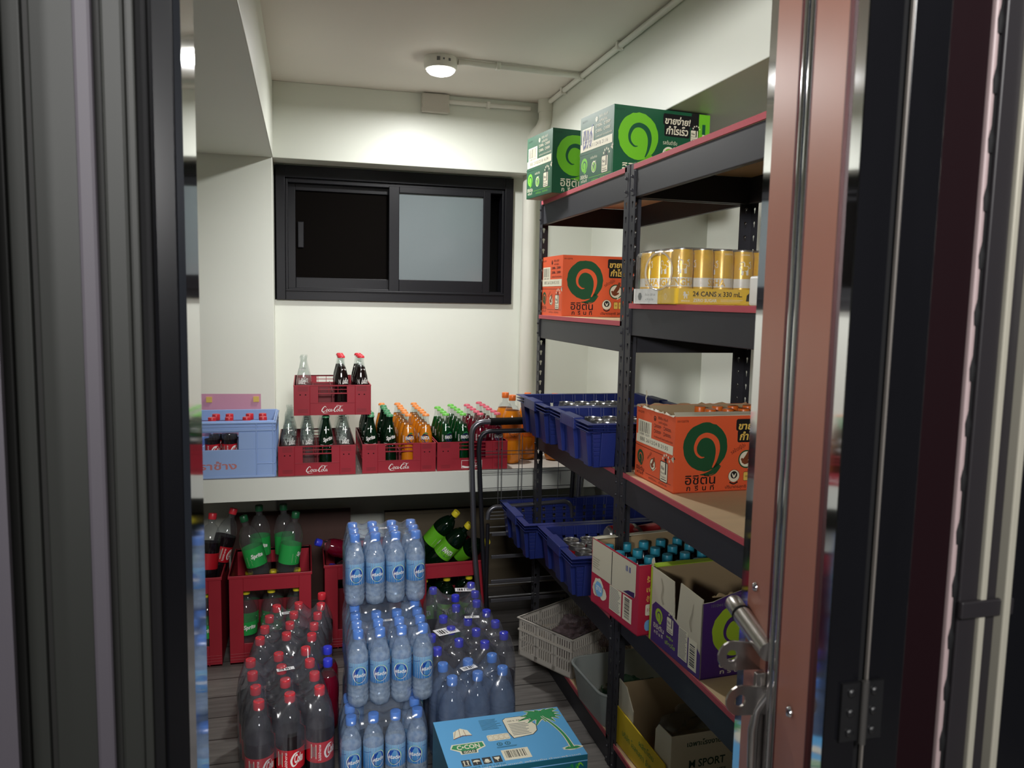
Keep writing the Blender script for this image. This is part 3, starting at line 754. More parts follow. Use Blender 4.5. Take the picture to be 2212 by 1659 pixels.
# ---- crimson carton with teal-capped bottles
CRL, CRW, CRH = .39, .285, .205
cc = thing('carton', 'open crimson carton full of teal-capped bottles on the lower near shelf', 'carton', (.905, 1.985, .5624), math.radians(7))
mb = open_box(cc, CRL, CRW, CRH, CM['crimson'], CM['kraft'])
M = left(0, CRW)
z = .0005
h = CRH
mb.poly([(.003, h*.47), (CRW*.30, h*.47), (CRW*.55, h*.46), (CRW*.92, h*.50), (CRW*.94, h*.55), (CRW*.94, h*.98), (.003, h*.99)], CM['whiteboard'], M, z)
mb.rect(CRW*.445, h*.47, .004, h*.50, CM['black'], M, z+.0002)
mb.poly([(CRW*.70, h*.50), (CRW*.92, h*.50), (CRW*.92, h*.58), (CRW*.80, h*.56)], CM['dpurple'], M, z+.0001)
mb.lines(CRW*.03, h*.55, CRW*.16, h*.18, 5, mat('tear_grey', (170, 162, 142), .6), M, z+.0002, .5)
mb.barcode(CRW*.74, h*.82, CRW*.12, h*.08, CM['blueink'], M, z+.0002, 6)
for (a, b, r) in ((.17, .27, .19), (.26, .22, .14), (.12, .21, .13)): mb.disc(CRW*a, h*b+.004, CRW*r*.62, h*r*.75, CM['cream'], M, z, n=14, jit=.12)
mb.disc(CRW*.18, h*.27, CRW*.09, h*.12, CM['lightblue'], M, z+.0002, n=12, jit=.1); mb.text('ฮาน', CRW*.18, h*.28, CRW*.12, h*.08, CM['white'], M, z+.0004, bold=.02); mb.text('วิตามิน', CRW*.19, h*.10, CRW*.14, h*.03, CM['redink'], M, z+.0004)
mb.rect(CRW*.42, h*.10, CRW*.25, h*.36, CM['cream'], M, z+.0002); mb.lines(CRW*.43, h*.11, CRW*.23, h*.34, 15, CM['greytext'], M, z+.0003)
mb.rect(CRW*.70, h*.10, CRW*.18, h*.36, CM['cream'], M, z+.0002); mb.vbarcode(CRW*.735, h*.14, CRW*.10, h*.30, CM['black'], M, z+.0003, 18)
Mf = front(0)
for i, s_ in enumerate(('ร้อน', 'เพิ่ม', 'สู้ร้อน')): mb.text(s_, CRL*.11, h*(.80-.14*i), CRL*.09, h*.09, CM['palegold'], Mf, z, bold=.02)
mb.rrect(CRL*.06, h*.28, CRL*.06, h*.16, .004, CM['cream'], Mf, z); mb.text('10', CRL*.09, h*.36, CRL*.03, None, CM['crimson'], Mf, z+.0002); mb.disc(CRL*.10, h*.14, CRL*.05, h*.09, CM['lightblue'], Mf, z, n=12, jit=.15)
mb.build('box', cc)
mb = MB(); torn_edge(mb, (0, .002), (CRL, .002), CRH, CM['whiteboard'], .005, .006, 9); mb.build('torn_edge', cc)
mb = MB(); mb.hexa([(.0, CRW-.022, CRH), (CRL, CRW-.022, CRH+.002), (CRL, CRW, CRH), (0, CRW, CRH)], [(.0, CRW-.022, CRH+.002), (CRL, CRW-.022, CRH+.004), (CRL, CRW, CRH+.002), (0, CRW, CRH+.002)], CM['whiteboard']); mb.build('flap', cc)

# ---- purple and lime carton
PUL, PUW, PUH = .39, .262, .215
pc = thing('carton', 'torn purple carton with a lime edge, beside the crimson one', 'carton', (.952, 1.708, .5624), math.radians(4))
th = .003; mb = MB()
pu, dpu = CM['purple'], CM['dpurple']
mb.box((0, 0, 0), (PUL, PUW, th), pu); mb.box((0, PUW-th, 0), (PUL, PUW, PUH), CM['kraft']); mb.box((PUL-th, 0, 0), (PUL, PUW, PUH), CM['kraft'])
# front wall, torn along a diagonal at the left
mb.prism([(0, 0), (PUL, 0), (PUL, PUH*1.12), (PUL*.45, PUH*1.10), (PUL*.20, PUH*1.0), (PUL*.08, PUH*.93), (.0, PUH*.92)], -th, 0, pu, front(0), CM['whiteboard'])
# short side: two torn white flaps rise from the printed lower part, a gap between them
Ml = left(0, PUW)
mb.prism([(0, 0), (PUW, 0), (PUW, PUH*.97), (PUW*.60, PUH*1.0), (PUW*.55, PUH*.50), (PUW*.50, PUH*.50), (PUW*.47, PUH*.96), (0, PUH*.98)], -th, 0, CM['whiteboard'], Ml)
mb.poly([(.010, .002), (PUW, .002), (PUW, PUH*.30), (PUW*.94, PUH*.36), (PUW*.60, PUH*.46), (PUW*.40, PUH*.53), (PUW*.12, PUH*.55), (.014, PUH*.48)], pu, Ml, z)
mb.rect(0, 0, .009, PUH*.97, CM['limeyellow'], Ml, z)
mb.ribbon([(PUW*.22, PUH*.90), (PUW*.26, PUH*.78), (PUW*.24, PUH*.66), (PUW*.28, PUH*.58)], [.004, .010, .008, .010], mat('tear_grey'), Ml, z+.0001)
mb.ribbon([(PUW*.85, PUH*.85), (PUW*.83, PUH*.72), (PUW*.80, PUH*.60), (PUW*.83, PUH*.50)], [.002, .007, .009, .007], mat('tear_grey'), Ml, z+.0001)
swirl(mb, PUW*.20, PUH*.40, PUH*.09, 'limeyellow', 'purple', Ml, z+.0002)
mb.text('อิชิตัน', PUW*.20, PUH*.24, PUW*.22, PUH*.07, CM['cream'], Ml, z+.0002, bold=.01); mb.text('ก รี น ที', PUW*.20, PUH*.16, PUW*.18, PUH*.05, CM['cream'], Ml, z+.0002, bold=.02)
badge_no1(mb, PUW*.43, PUH*.39, PUW*.14, Ml, 'dpurple', 'cream', z+.0003); mb.text('องุ่น', PUW*.43, PUH*.215, PUW*.13, PUH*.05, CM['limeyellow'], Ml, z+.0002, bold=.02); mb.text('เคียวโฮ', PUW*.44, PUH*.135, PUW*.2, PUH*.06, CM['limeyellow'], Ml, z+.0002, bold=.01)
mb.rect(PUW*.60, PUH*.08, PUW*.17, PUH*.38, CM['cream'], Ml, z+.0002); mb.lines(PUW*.61, PUH*.09, PUW*.155, PUH*.36, 20, CM['greytext'], Ml, z+.0003)
mb.rect(PUW*.79, PUH*.05, PUW*.15, PUH*.37, CM['cream'], Ml, z+.0002); mb.vbarcode(PUW*.815, PUH*.09, PUW*.09, PUH*.28, CM['black'], Ml, z+.0003, 18)
Mf = front(0)
swirl(mb, PUL*.25, PUH*.56, PUH*.31, 'limeyellow', 'purple', Mf, z)
mb.text('อิชิตัน', PUL*.27, PUH*.17, PUL*.26, PUH*.11, CM['cream'], Mf, z, bold=.01); mb.text('ก รี น ที', PUL*.25, PUH*.07, PUL*.2, PUH*.06, CM['cream'], Mf, z, bold=.02)
mb.text('101044158', PUL*.13, PUH*.885, PUL*.13, None, CM['greytext'], Mf, z)
mb.text('น้ำตาลน้อย • ไม่ใส่วัตถุกันเสีย', PUL*.38, PUH*1.00, PUL*.34, PUH*.045, CM['greytext'], Mf, z); mb.text('แต่งกลิ่นธรรมชาติ', PUL*.36, PUH*.94, PUL*.28, PUH*.04, CM['greytext'], Mf, z)
mb.rect(PUL*.52, 0, PUL*.10, PUH, CM['yellow'], Mf, z)
mb.build('box', pc)
mb = MB(); torn_edge(mb, (PUL*.07, .001), (PUL*.5, .001), PUH*1.0, CM['kraft'], .008, .005, 4); mb.hexa([(0, PUW-.03, PUH), (PUL, PUW-.02, PUH), (PUL, PUW, PUH), (0, PUW, PUH)], [(0, PUW-.03, PUH+.002), (PUL, PUW-.02, PUH+.002), (PUL, PUW, PUH+.002), (0, PUW, PUH+.002)], CM['limeyellow']); mb.build('torn_edge', pc)
mb = MB(); mb.ribbon([(0, 0), (.002, .014), (.010, .018)], [.013, .013, .013], CM['whiteboard'], left(0, PUW-.006, PUH-.002)); mb.build('torn_strip', pc, solid=.001)

# ---- white and yellow sports drink carton on the lowest shelf
MSL, MSW, MSH = .42, .33, .20
mc = thing('carton', 'open white carton with a yellow front flap and dark green lettering, on the lowest shelf', 'carton', (.985, 1.905, .0954), math.radians(3))
mb = MB(); th = .003; wb_, kr_ = CM['whiteboard'], CM['kraft']
mb.box((0, 0, 0), (MSL, MSW, th), kr_); mb.box((0, 0, 0), (MSL, th, MSH), wb_); mb.box((0, MSW-th, 0), (MSL, MSW, MSH), kr_); mb.box((MSL-th, th, 0), (MSL, MSW-th, MSH), kr_)
mb.add([(th+.0003, th+.0003, th), (MSL-th, th+.0003, th), (MSL-th, th+.0003, MSH-.0005), (th+.0003, th+.0003, MSH-.0005)], [(3, 2, 1, 0)], kr_)
mb.box((0, th, 0), (th, MSW-th, .085), wb_)
mb.prism([(MSW-.095, .08), (MSW-th, .08), (MSW-th, MSH), (MSW-.075, MSH*.99), (MSW-.092, MSH*.88)], -th, 0, wb_, left(0, MSW))
Mf = front(0)
for s_, x, y, w, hh_ in (('เฉพาะโรงงานผลิต', .30, .86, .36, .09), ('M SPORT', .28, .55, .28, .12), ('BLUE', .55, .55, .15, .10), ('ELECTROLYTE', .30, .40, .26, .055), ('DRINK', .26, .30, .14, .05)): mb.text(s_, MSL*x, MSH*y, MSL*w, MSH*hh_, CM['dgreen'], Mf, .0005, bold=.02)
mb.disc(MSL*.10, MSH*.40, .018, .018, CM['dgreen'], Mf, .0005)
mb.build('box', mc)
mb = MB(); mb.prism([(0, -.005), (MSW*.99, -.005), (MSW*1.02, .05), (MSW*.95, .10), (0, .115)], 0, .004, CM['yellow'], left(-.006, MSW, .01)); 
mb.text('บริษัท โอสถสภา จำกัด', MSW*.45, .045, MSW*.62, .022, CM['leafgreen'], left(-.0105, MSW, .012), 0, rot=-.05); mb.text('ผลิตโดย', MSW*.62, .078, MSW*.28, .02, CM['leafgreen'], left(-.0105, MSW, .012), 0)
mb.build('flap', mc)
mb = MB(); mb.prism([(.0, 0), (.10, 0), (.10, .07), (.05, .125), (0, .13)], 0, .003, CM['whiteboard'], left(-.001, MSW, .085)); mb.build('flap', mc)
# clear plastic bag lying in it
def blob(name, label, cat, loc, sx, sy, sz, m, seed=1, rough=.35, n=18, parent=None):
    rnd = random.Random(seed); mb = MB(); vs = []; ph = [rnd.uniform(0, 6) for _ in range(8)]
    for j in range(n+1):
        a = PI*j/n
        for i in range(n*2):
            b = 2*PI*i/(n*2)
            r = 1+rough*(.4*math.sin(3*b+ph[0]+2*a)+.3*math.sin(5*a+ph[1]+b)+.25*math.sin(7*b+ph[2]-4*a)+.2*math.sin(11*b+ph[3]+3*a)+.15*rnd.uniform(-1, 1)*math.sin(a))
            vs.append((sx*r*math.sin(a)*math.cos(b), sy*r*math.sin(a)*math.sin(b), max(0, sz*(1-r*math.cos(a)))))
    fs = []
    for j in range(n):
        for i in range(n*2): fs.append((j*n*2+i, j*n*2+(i+1) % (n*2), (j+1)*n*2+(i+1) % (n*2), (j+1)*n*2+i))
    mb.add(vs, fs, m); o = mb.build(name, parent, smooth=25, loc=loc)
    if label: tag(o, label, cat)
    return o
bagm = clear('crumpled_bag', (245, 248, 248), (225, 230, 230), .06, .12, bump=.5, bscale=40)
blob('plastic_bag', 'crumpled clear plastic bag inside the white and yellow carton', 'plastic bag', (1.20, 2.09, .101), .13, .10, .075, bagm, 4)

# ---- coconut drink carton on the floor
CL, CW, CH = .385, .262, .262
kc = thing('carton', 'sky blue coconut drink carton with a palm tree on its lid, on the floor', 'carton', (.362, 1.925, 0), math.radians(1))
mb = MB(); mb.box((0, 0, 0), (CL, CW, CH), CM['teal']); M = top(CH+.0002)
mb.rect(0, 0, CL, CW, CM['skyblue'], M); z = .0004
def pal(x, y): return (x*CL, y*CW)
mb.poly([pal(*p) for p in ((.075, .50), (.31, .50), (.315, .40), (.25, .345), (.245, .30), (.12, .30), (.115, .35), (.055, .42))], CM['cream'], M, z)
mb.poly([pal(*p) for p in ((.085, .485), (.30, .485), (.305, .41), (.24, .365), (.13, .365), (.065, .425))], CM['leafgreen'], M, z+.0001)
mb.text('C•CON', CL*.19, CW*.43, CL*.17, CW*.085, CM['cream'], M, z+.0002, bold=.03); mb.poly([pal(*p) for p in ((.13, .365), (.24, .365), (.235, .31), (.13, .31))], CM['dgreen'], M, z+.0001); mb.text('GOLD', CL*.185, CW*.337, CL*.085, CW*.04, CM['cream'], M, z+.0002, bold=.03)
# a plain woven hat above the name
mb.poly([pal(*p) for p in ((.105, .60), (.12, .74), (.18, .80), (.23, .75), (.25, .64), (.18, .66))], CM['cream'], M, z); mb.ribbon([pal(.105, .60), pal(.18, .645), pal(.25, .64)], .003, CM['brownink'], M, z+.0002)
for k in (.14, .17, .20): mb.ribbon([pal(k, .79 if k == .17 else .76), pal(k-.01+(k-.17)*.5, .63)], .0012, CM['brownink'], M, z+.0002)
for i in range(4):
    x = .10+.075*i; mb.rect(x*CL, .08*CW, .062*CL, .115*CW, CM['black'], M, z)
    c = pal(x+.031, .138)
    if i == 0:
        for s_ in (-1, 1): mb.rect(c[0]+s_*.005-.0015, c[1]-.008, .003, .016, CM['cream'], M, z+.0001); mb.poly([(c[0]+s_*.005-.004, c[1]+.006), (c[0]+s_*.005+.004, c[1]+.006), (c[0]+s_*.005, c[1]+.012)], CM['cream'], M, z+.0001)
        mb.rect(c[0]-.009, c[1]-.012, .018, .002, CM['cream'], M, z+.0001)
    elif i == 1: mb.poly([(c[0]+.01*math.cos(PI*k/8), c[1]+.009*math.sin(PI*k/8)) for k in range(9)], CM['cream'], M, z+.0001); mb.rect(c[0]-.0007, c[1]-.010, .0014, .010, CM['cream'], M, z+.0001)
    elif i == 2: mb.poly([(c[0]+.007*math.cos(PI*k/3), c[1]+.008*math.sin(PI*k/3)) for k in range(6)], CM['cream'], M, z+.0001); mb.ribbon([(c[0]-.009, c[1]-.004), (c[0], c[1]-.010), (c[0]+.009, c[1]-.004)], .0025, CM['cream'], M, z+.0001)
    else: mb.poly([(c[0]-.008, c[1]+.010), (c[0]+.008, c[1]+.010), (c[0]+.006, c[1]+.001), (c[0]+.001, c[1]-.003), (c[0]+.001, c[1]-.010), (c[0]-.001, c[1]-.010), (c[0]-.001, c[1]-.003), (c[0]-.006, c[1]+.001)], CM['cream'], M, z+.0001)
mb.text('ปริมาตรสุทธิ 330 มล. x 24 ขวด', CL*.25, CW*.045, CL*.30, CW*.045, CM['teal'], M, z, bold=.01)
mb.rect(.405*CL, .09*CW, .20*CL, .19*CW, CM['cream'], M, z); mb.barcode(.425*CL, .13*CW, .16*CL, .13*CW, CM['black'], M, z+.0001)
mb.lines(.34*CL, .70*CW, .16*CL, .22*CW, 9, CM['teal'], M, z, .35)
mb.rrect(.35*CL, .475*CW, .17*CL, .12*CW, .006, CM['cream'], M, z)
for i in range(4): mb.rrect((.357+.041*i)*CL, .49*CW, .034*CL, .09*CW, .004, CM['kraft'], M, z+.0001); mb.rrect((.359+.041*i)*CL, .497*CW, .03*CL, .076*CW, .003, CM['cream'], M, z+.0002)
for x in (.42, .48): mb.disc(x*CL, .40*CW, .0085, .0085, CM['teal'], M, z); mb.disc(x*CL, .40*CW, .0055, .0055, CM['skyblue'], M, z+.0001); mb.disc(x*CL, .40*CW, .002, .004, CM['teal'], M, z+.0002)
mb.lines(.39*CL, .325*CW, .17*CL, .03*CW, 2, CM['teal'], M, z)
mb.poly([pal(*p) for p in ((.52, .86), (.55, .90), (.70, .90), (.76, .68), (.745, .57), (.70, .50), (.54, .47), (.52, .60))], CM['black'], M, z); mb.poly([pal(*p) for p in ((.524, .855), (.552, .893), (.697, .893), (.754, .68), (.74, .575), (.697, .508), (.545, .478), (.526, .60))], CM['cream'], M, z+.0001)
mb.text('100 %  PALM', CL*.62, CW*.82, CL*.13, None, CM['black'], M, z+.0002, bold=.01); mb.lines(.55*CL, .52*CW, .16*CL, .25*CW, 8, CM['greytext'], M, z+.0002, .4)
# palm tree
rnd = random.Random(5); c = Vector(pal(.845, .86))
for i in range(15):
    a = 2*PI*i/15+.1; l = rnd.uniform(.045, .075); e = c+Vector((math.cos(a)*l*1.15, math.sin(a)*l*.8))
    e.x = min(e.x, CL-.004); e.y = min(e.y, CW-.004); mid = (c+e)/2+Vector((0, .006))
    mb.ribbon([c, mid, e], [.010, .020, .003], CM['cream'], M, z); mb.ribbon([c, mid, e], [.008, .014, .001], CM['leafgreen'], M, z+.0001+.00001*i)
mb.ribbon([pal(.835, .84), pal(.89, .62), pal(.92, .40), pal(.925, .17)], [.008, .011, .012, .016], CM['cream'], M, z+.0003); mb.ribbon([pal(.835, .84), pal(.89, .62), pal(.92, .40), pal(.925, .17)], [.004, .007, .008, .010], CM['leafgreen'], M, z+.0004)
mb.disc(*pal(.925, .155), .030, .010, CM['cream'], M, z, n=16, jit=.15); mb.disc(*pal(.925, .155), .024, .007, CM['leafgreen'], M, z+.0002, n=16, jit=.2)
mb.text('น้ำมะพร้าวน้ำหอมแท้ พร้อมดื่ม น้ำมะพร้าวแท้', CL*.55, CW*.02, CL*.80, CW*.025, CM['cream'], M, z)
Mf = front(-.0004); mb.rect(0, CH*.93, CL, .003, CM['lightblue'], Mf)
for i in range(16):
    a = PI*(.2+.05*i); l = rnd.uniform(.05, .09); x0, y0 = CL*.9, CH*.72
    mb.ribbon([(x0, y0), (x0+math.cos(a)*l*.5, y0+math.sin(a)*l*.6), (min(CL-.003, x0+math.cos(a)*l), y0+math.sin(a)*l*.5)], [.004, .006, .001], CM['leafgreen' if i % 2 else 'lime'], Mf, .0001*i/4+.0001)
for x in (.55, .75): mb.disc(CL*x, CH*.55, .028, .024, CM['brownink'], Mf, .0003, jit=.05); mb.disc(CL*x, CH*.55, .030, .026, CM['cream'], Mf, .0002, jit=.05)
Ml = left(-.0004, CW); mb.ribbon([(CW*.35, CH*.65), (CW*.3, CH*.45), (CW*.35, CH*.2)], [.01, .02, .015], CM['brownink'], Ml, .0001)
mb.build('box', kc)

# ================================================================ BLUE STACKING CRATES AND THE TROLLEY
bluem = mat('blue_crate_plastic', (31, 43, 106), .38, noise=.1, nscale=10, spec=.4, bump=.04)
def blue_crate_proto(label):
    """600 x 370 x 145 crate; origin at the rim's near-left bottom corner of the bottom plate, long side along +X, short side faces -X"""
    L, W, H = .50, .36, .145; tp = .012; th = .004
    t = thing('stacking_crate', label, 'crate', group='blue plastic stacking crates')
    def wall(a, b, c, d, hole=None):   # bottom a-b, top c-d as a sheet
        return [a, b, d, c]
    mb = MB()
    # floor
    mb.box((tp, tp, 0), (L-tp, W-tp, th), bluem)
    # tapered walls as hexahedra
    def slab(p0, p1, n, hs=None):
        # p0,p1: bottom ends (x,y); outward normal n; taper outward by tp at the top
        p0 = Vector(p0); p1 = Vector(p1); n = Vector(n); d = (p1-p0).normalized()
        def cell(s0, s1, z0, z1):
            q = []
            for z in (z0, z1):
                k = tp*z/H
                for s, o in ((s0, 0), (s1, 0), (s1, -th), (s0, -th)):
                    e = p0.lerp(p1, s)+n*(k+o)+d*(k*(2*s-1)); q.append((e.x, e.y, z))
            mb.hexa(q[:4], q[4:], bluem)
        if not hs: cell(0, 1, 0, H)
        else:
            cols = sorted(set([0, 1]+[c for h_ in hs for c in h_[:2]]))
            rows = [0]+sorted(set(r for h_ in hs for r in h_[2:]))+[H]
            for i in range(len(cols)-1):
                for j in range(len(rows)-1):
                    cm_, rm = (cols[i]+cols[i+1])/2, (rows[j]+rows[j+1])/2
                    if any(h_[0] < cm_ < h_[1] and h_[2] < rm < h_[3] for h_ in hs): continue
                    cell(cols[i], cols[i+1], rows[j], rows[j+1])
    hl = []
    for i in range(9):
        s = .08+.095*i
        for z0 in (.038, .066, .094): hl.append((s, s+.022, z0, z0+.015))
    slab((tp, tp), (L-tp, tp), (0, -1), hl); slab((L-tp, W-tp), (tp, W-tp), (0, 1), hl)
    hs = [(.14+.22*i, .165+.22*i, .05, .058) for i in range(4)]
    slab((tp, W-tp), (tp, tp), (-1, 0)); slab((L-tp, tp), (L-tp, W-tp), (1, 0))
    # vertical pilasters on the short and long sides
    for y0, y1 in ((.018, .075), (.145, .215), (W-.075, W-.018)):
        mb.hexa([(tp-.012, y0+.006, .002), (tp, y0+.006, .002), (tp, y1-.006, .002), (tp-.012, y1-.006, .002)], [(-.014, y0, H-.03), (.004, y0, H-.03), (.004, y1, H-.03), (-.014, y1, H-.03)], bluem)
    for x0 in (.03, .15, .29, .42):
        mb.hexa([(x0, tp-.010, .004), (x0+.05, tp-.010, .004), (x0+.05, tp, .004), (x0, tp, .004)], [(x0, -.010, H-.03), (x0+.05, -.010, H-.03), (x0+.05, .003, H-.03), (x0, .003, H-.03)], bluem)
    mb.build('tub', t, bevel=.0025)
    e = .022
    rim = MB()
    for k, z in enumerate((H-.003, H-.0145, H-.026)):
        o = e-.001*k; zz = .0026
        rim.box((-o, -o, z), (L+o, .002, z+zz), bluem); rim.box((-o, W-.002, z), (L+o, W+o, z+zz), bluem); rim.box((-o, .002, z), (.002, W-.002, z+zz), bluem); rim.box((L-.002, .002, z), (L+o, W-.002, z+zz), bluem)
    rim.build('rim', t, bevel=.001)
    for x0, x1 in ((-e-.002, .012), (L-.012, L+e+.002)):
        h_ = MB()
        h_.box((x0, W*.30, H-.034), (x1, W*.34, H+.003), bluem); h_.box((x0, W*.66, H-.034), (x1, W*.70, H+.003), bluem)
        h_.box((x0, W*.34, H-.001), (x1, W*.66, H+.003), bluem); h_.box((x0, W*.34, H-.034), (x0+.003, W*.66, H), bluem); h_.box((x0, W*.495, H-.01), (x1, W*.505, H), bluem)
        h_.build('handle', t, bevel=.0015)
    return t
bc = blue_crate_proto('')
G = 'blue stacking crates'
UX, LX = .865, .865
place(bc, 'blue plastic crate at the back of the upper pair on the far rack', (UX-.005, 2.725, .9762), 0, G)
place(bc, 'blue plastic crate at the front of the upper pair, silver can tops showing', (UX+.01, 2.315, .9762), 0, G)
place(bc, 'empty blue plastic crate with see-through holes, back of the lower pair', (LX-.035, 2.855, .5012), 0, G)
place(bc, 'blue plastic crate holding red cans, front of the lower pair', (LX+.015, 2.445, .5012), 0, G)

# folded trolley standing behind the racks against the ledge
tube_m = mat('grey_trolley_tube', (112, 112, 118), .3, metal=.75); dtube = mat('dark_trolley_tube', (44, 44, 50), .35, metal=.5)
tr = thing('folding_trolley', 'folded grey tube trolley with a wire basket panel leaning at the ledge', 'trolley', (.70, 3.24, 0))
def arc(cx, cz, r, a0, a1, y, n=7): return [(cx+r*math.cos(a0+(a1-a0)*i/n), y, cz+r*math.sin(a0+(a1-a0)*i/n)) for i in range(n+1)]
mb = MB(); mb.tube([(.035, 0, .10), (.0, 0, .45), (-.018, 0, .90)]+arc(.035, .935, .052, PI, PI/2, 0)+[(.20, 0, .987), (.40, 0, .99)]+arc(.43, .935, .052, PI/2, 0, 0)+[(.478, 0, .90), (.46, 0, .45), (.43, 0, .10)], .012, tube_m, 12); mb.build('handle_frame', tr, smooth=50)
mb = MB(); mb.tube([(.062, 0, .987), (.25, 0, .989), (.40, 0, .99)], .016, mat('black_rubber'), 14); mb.build('grip', tr, smooth=50)
mb = MB(); mb.tube([(.065, -.012, .10), (.035, -.012, .45), (.012, -.012, .87)]+arc(.062, .90, .048, PI, PI/2, -.012)+[(.20, -.012, .948), (.38, -.012, .95)]+arc(.40, .90, .048, PI/2, 0, -.012)+[(.442, -.012, .87), (.425, -.012, .45), (.40, -.012, .10)], .010, dtube, 12); mb.build('inner_frame', tr, smooth=50)
mb = MB(); mb.tube([(.05, -.03, .57)]+arc(.09, .585, .038, PI, PI/2, -.03)+[(.2, -.03, .625), (.36, -.03, .632)]+arc(.39, .595, .038, PI/2, 0, -.03)+[(.43, -.03, .56)], .010, tube_m, 12); mb.build('platform_frame', tr, smooth=50)
wm = mat('steel_wire', (150, 150, 150), .3, metal=.9)
mb = MB()
for z in (.86, .845, .78, .765, .70, .685, .655): mb.tube([(.02, -.006, z), (.44, -.006, z)], .0016, wm, 5)
for x in (.10, .115, .19, .205, .28, .295, .37): mb.tube([(x, -.008, .93), (x, -.008, .63)], .0016, wm, 5)
mb.build('wire_panel', tr)
for z, r in ((.60, .003), (.585, .003), (.57, .003), (.535, .003), (.51, .004), (.28, .003), (.225, .004)):
    mb = MB(); mb.tube([(.06, -.03, z), (.42, -.03, z)], r, wm, 6); mb.build('rung', tr, smooth=50)
for z in (.495, .395, .285, .20):
    mb = MB(); mb.box((.07, -.034, z), (.42, -.026, z+.016), tube_m); mb.build('rung', tr, bevel=.002)
for x in (.05, .42):
    mb = MB(); mb.tube([(x, -.03, .10), (x+.002, -.03, .55)], .008, dtube, 10); mb.build('side_rail', tr, smooth=50)
for x in (.045, .42):
    mb = MB(); mb.lathe([(.0, -.012), (.028, -.012), (.046, -.010), (.05, -.006), (.05, .006), (.046, .010), (.028, .012), (0, .012)], mat('black_rubber'), 24, Matrix.Translation((x, -.02, .05)) @ Matrix.Rotation(PI/2, 4, 'Y')); w_ = mb.build('wheel', tr, smooth=40)
    mb = MB(); mb.lathe([(0, -.016), (.012, -.016), (.012, .016), (0, .016)], chrome, 14, Matrix.Translation((x, -.02, .05)) @ Matrix.Rotation(PI/2, 4, 'Y')); mb.build('axle', w_, smooth=40)

# panels leaning on the wall below the ledge
ply = mat('dark_plywood', (62, 36, 28), .6, noise=.2, nscale=6, stretch=(6, 1, 1))
mb = MB(); mb.box((-.35, 3.92, 0), (.215, 3.942, .455), ply); tag(mb.build('wooden_board'), 'dark brown wooden board standing against the wall under the ledge, left', 'board')
mb = MB(); mb.box((.385, 3.92, 0), (1.30, 3.945, .43), mat('khaki_panel', (84, 74, 56), .7, noise=.12)); mb.box((.385, 3.912, .415), (1.3, 3.95, .43), mat('khaki_panel')); tag(mb.build('wooden_board'), 'khaki panel standing against the wall behind the trolley', 'board')

# ================================================================ BOTTLE CRATES
credm = mat('red_crate_plastic', (158, 36, 50), .42, noise=.08, nscale=9, spec=.4); cdark = mat('red_crate_dark', (112, 16, 28), .5)
def stroke_logo(mb, x, y, w, m, M, z):
    """the flowing script word, drawn as pen strokes in a unit box 3.2 wide"""
    s = w/3.3
    S_ = [([(.62, .62), (.55, .80), (.38, .82), (.16, .55), (.06, .25), (.18, .05), (.42, .10), (.60, .22)], [.03, .07, .10, .13, .14, .11, .06, .03]),
          ([(.42, .03), (.25, -.10), (.50, -.16), (.80, -.12), (1.05, -.12)], [.03, .05, .06, .04, .01]),
          ([(.80, .42), (.68, .30), (.70, .10), (.84, .10), (.93, .30), (.84, .44), (.80, .42)], [.05, .08, .08, .05, .07, .06, .04]),
          ([(1.24, .38), (1.12, .42), (1.04, .22), (1.12, .08), (1.28, .14)], [.05, .06, .09, .07, .03]),
          ([(1.50, .36), (1.38, .42), (1.30, .22), (1.38, .09), (1.50, .28), (1.54, .40), (1.52, .14), (1.60, .10)], [.04, .06, .08, .06, .04, .06, .08, .03]),
          ([(1.62, .26), (1.76, .27)], [.06, .06]),
          ([(2.32, .66), (2.22, .80), (2.05, .74), (1.88, .50), (1.82, .22), (1.94, .05), (2.16, .14)], [.03, .08, .10, .13, .14, .10, .03]),
          ([(2.05, .86), (2.20, .98), (2.50, .92), (2.80, .88), (3.0, .96)], [.02, .05, .06, .05, .01]),
          ([(2.34, .42), (2.22, .30), (2.24, .10), (2.38, .10), (2.47, .30), (2.38, .44), (2.34, .42)], [.05, .08, .08, .05, .07, .06, .04]),
          ([(2.50, .20), (2.68, .60), (2.70, .80), (2.60, .78), (2.56, .30), (2.62, .09), (2.74, .16)], [.03, .05, .06, .06, .09, .07, .03]),
          ([(3.0, .36), (2.88, .42), (2.80, .22), (2.88, .09), (3.0, .28), (3.04, .40), (3.02, .14), (3.14, .12)], [.04, .06, .08, .06, .04, .06, .08, .03])]
    for pts, ws in S_:
        mb.ribbon([(x+a*s+b*.12*s-w/2, y+b*s-.4*s) for a, b in pts], [q*s for q in ws], m, M, z, sub=4)
whitep = mat('white_print', (240, 238, 234), .5)
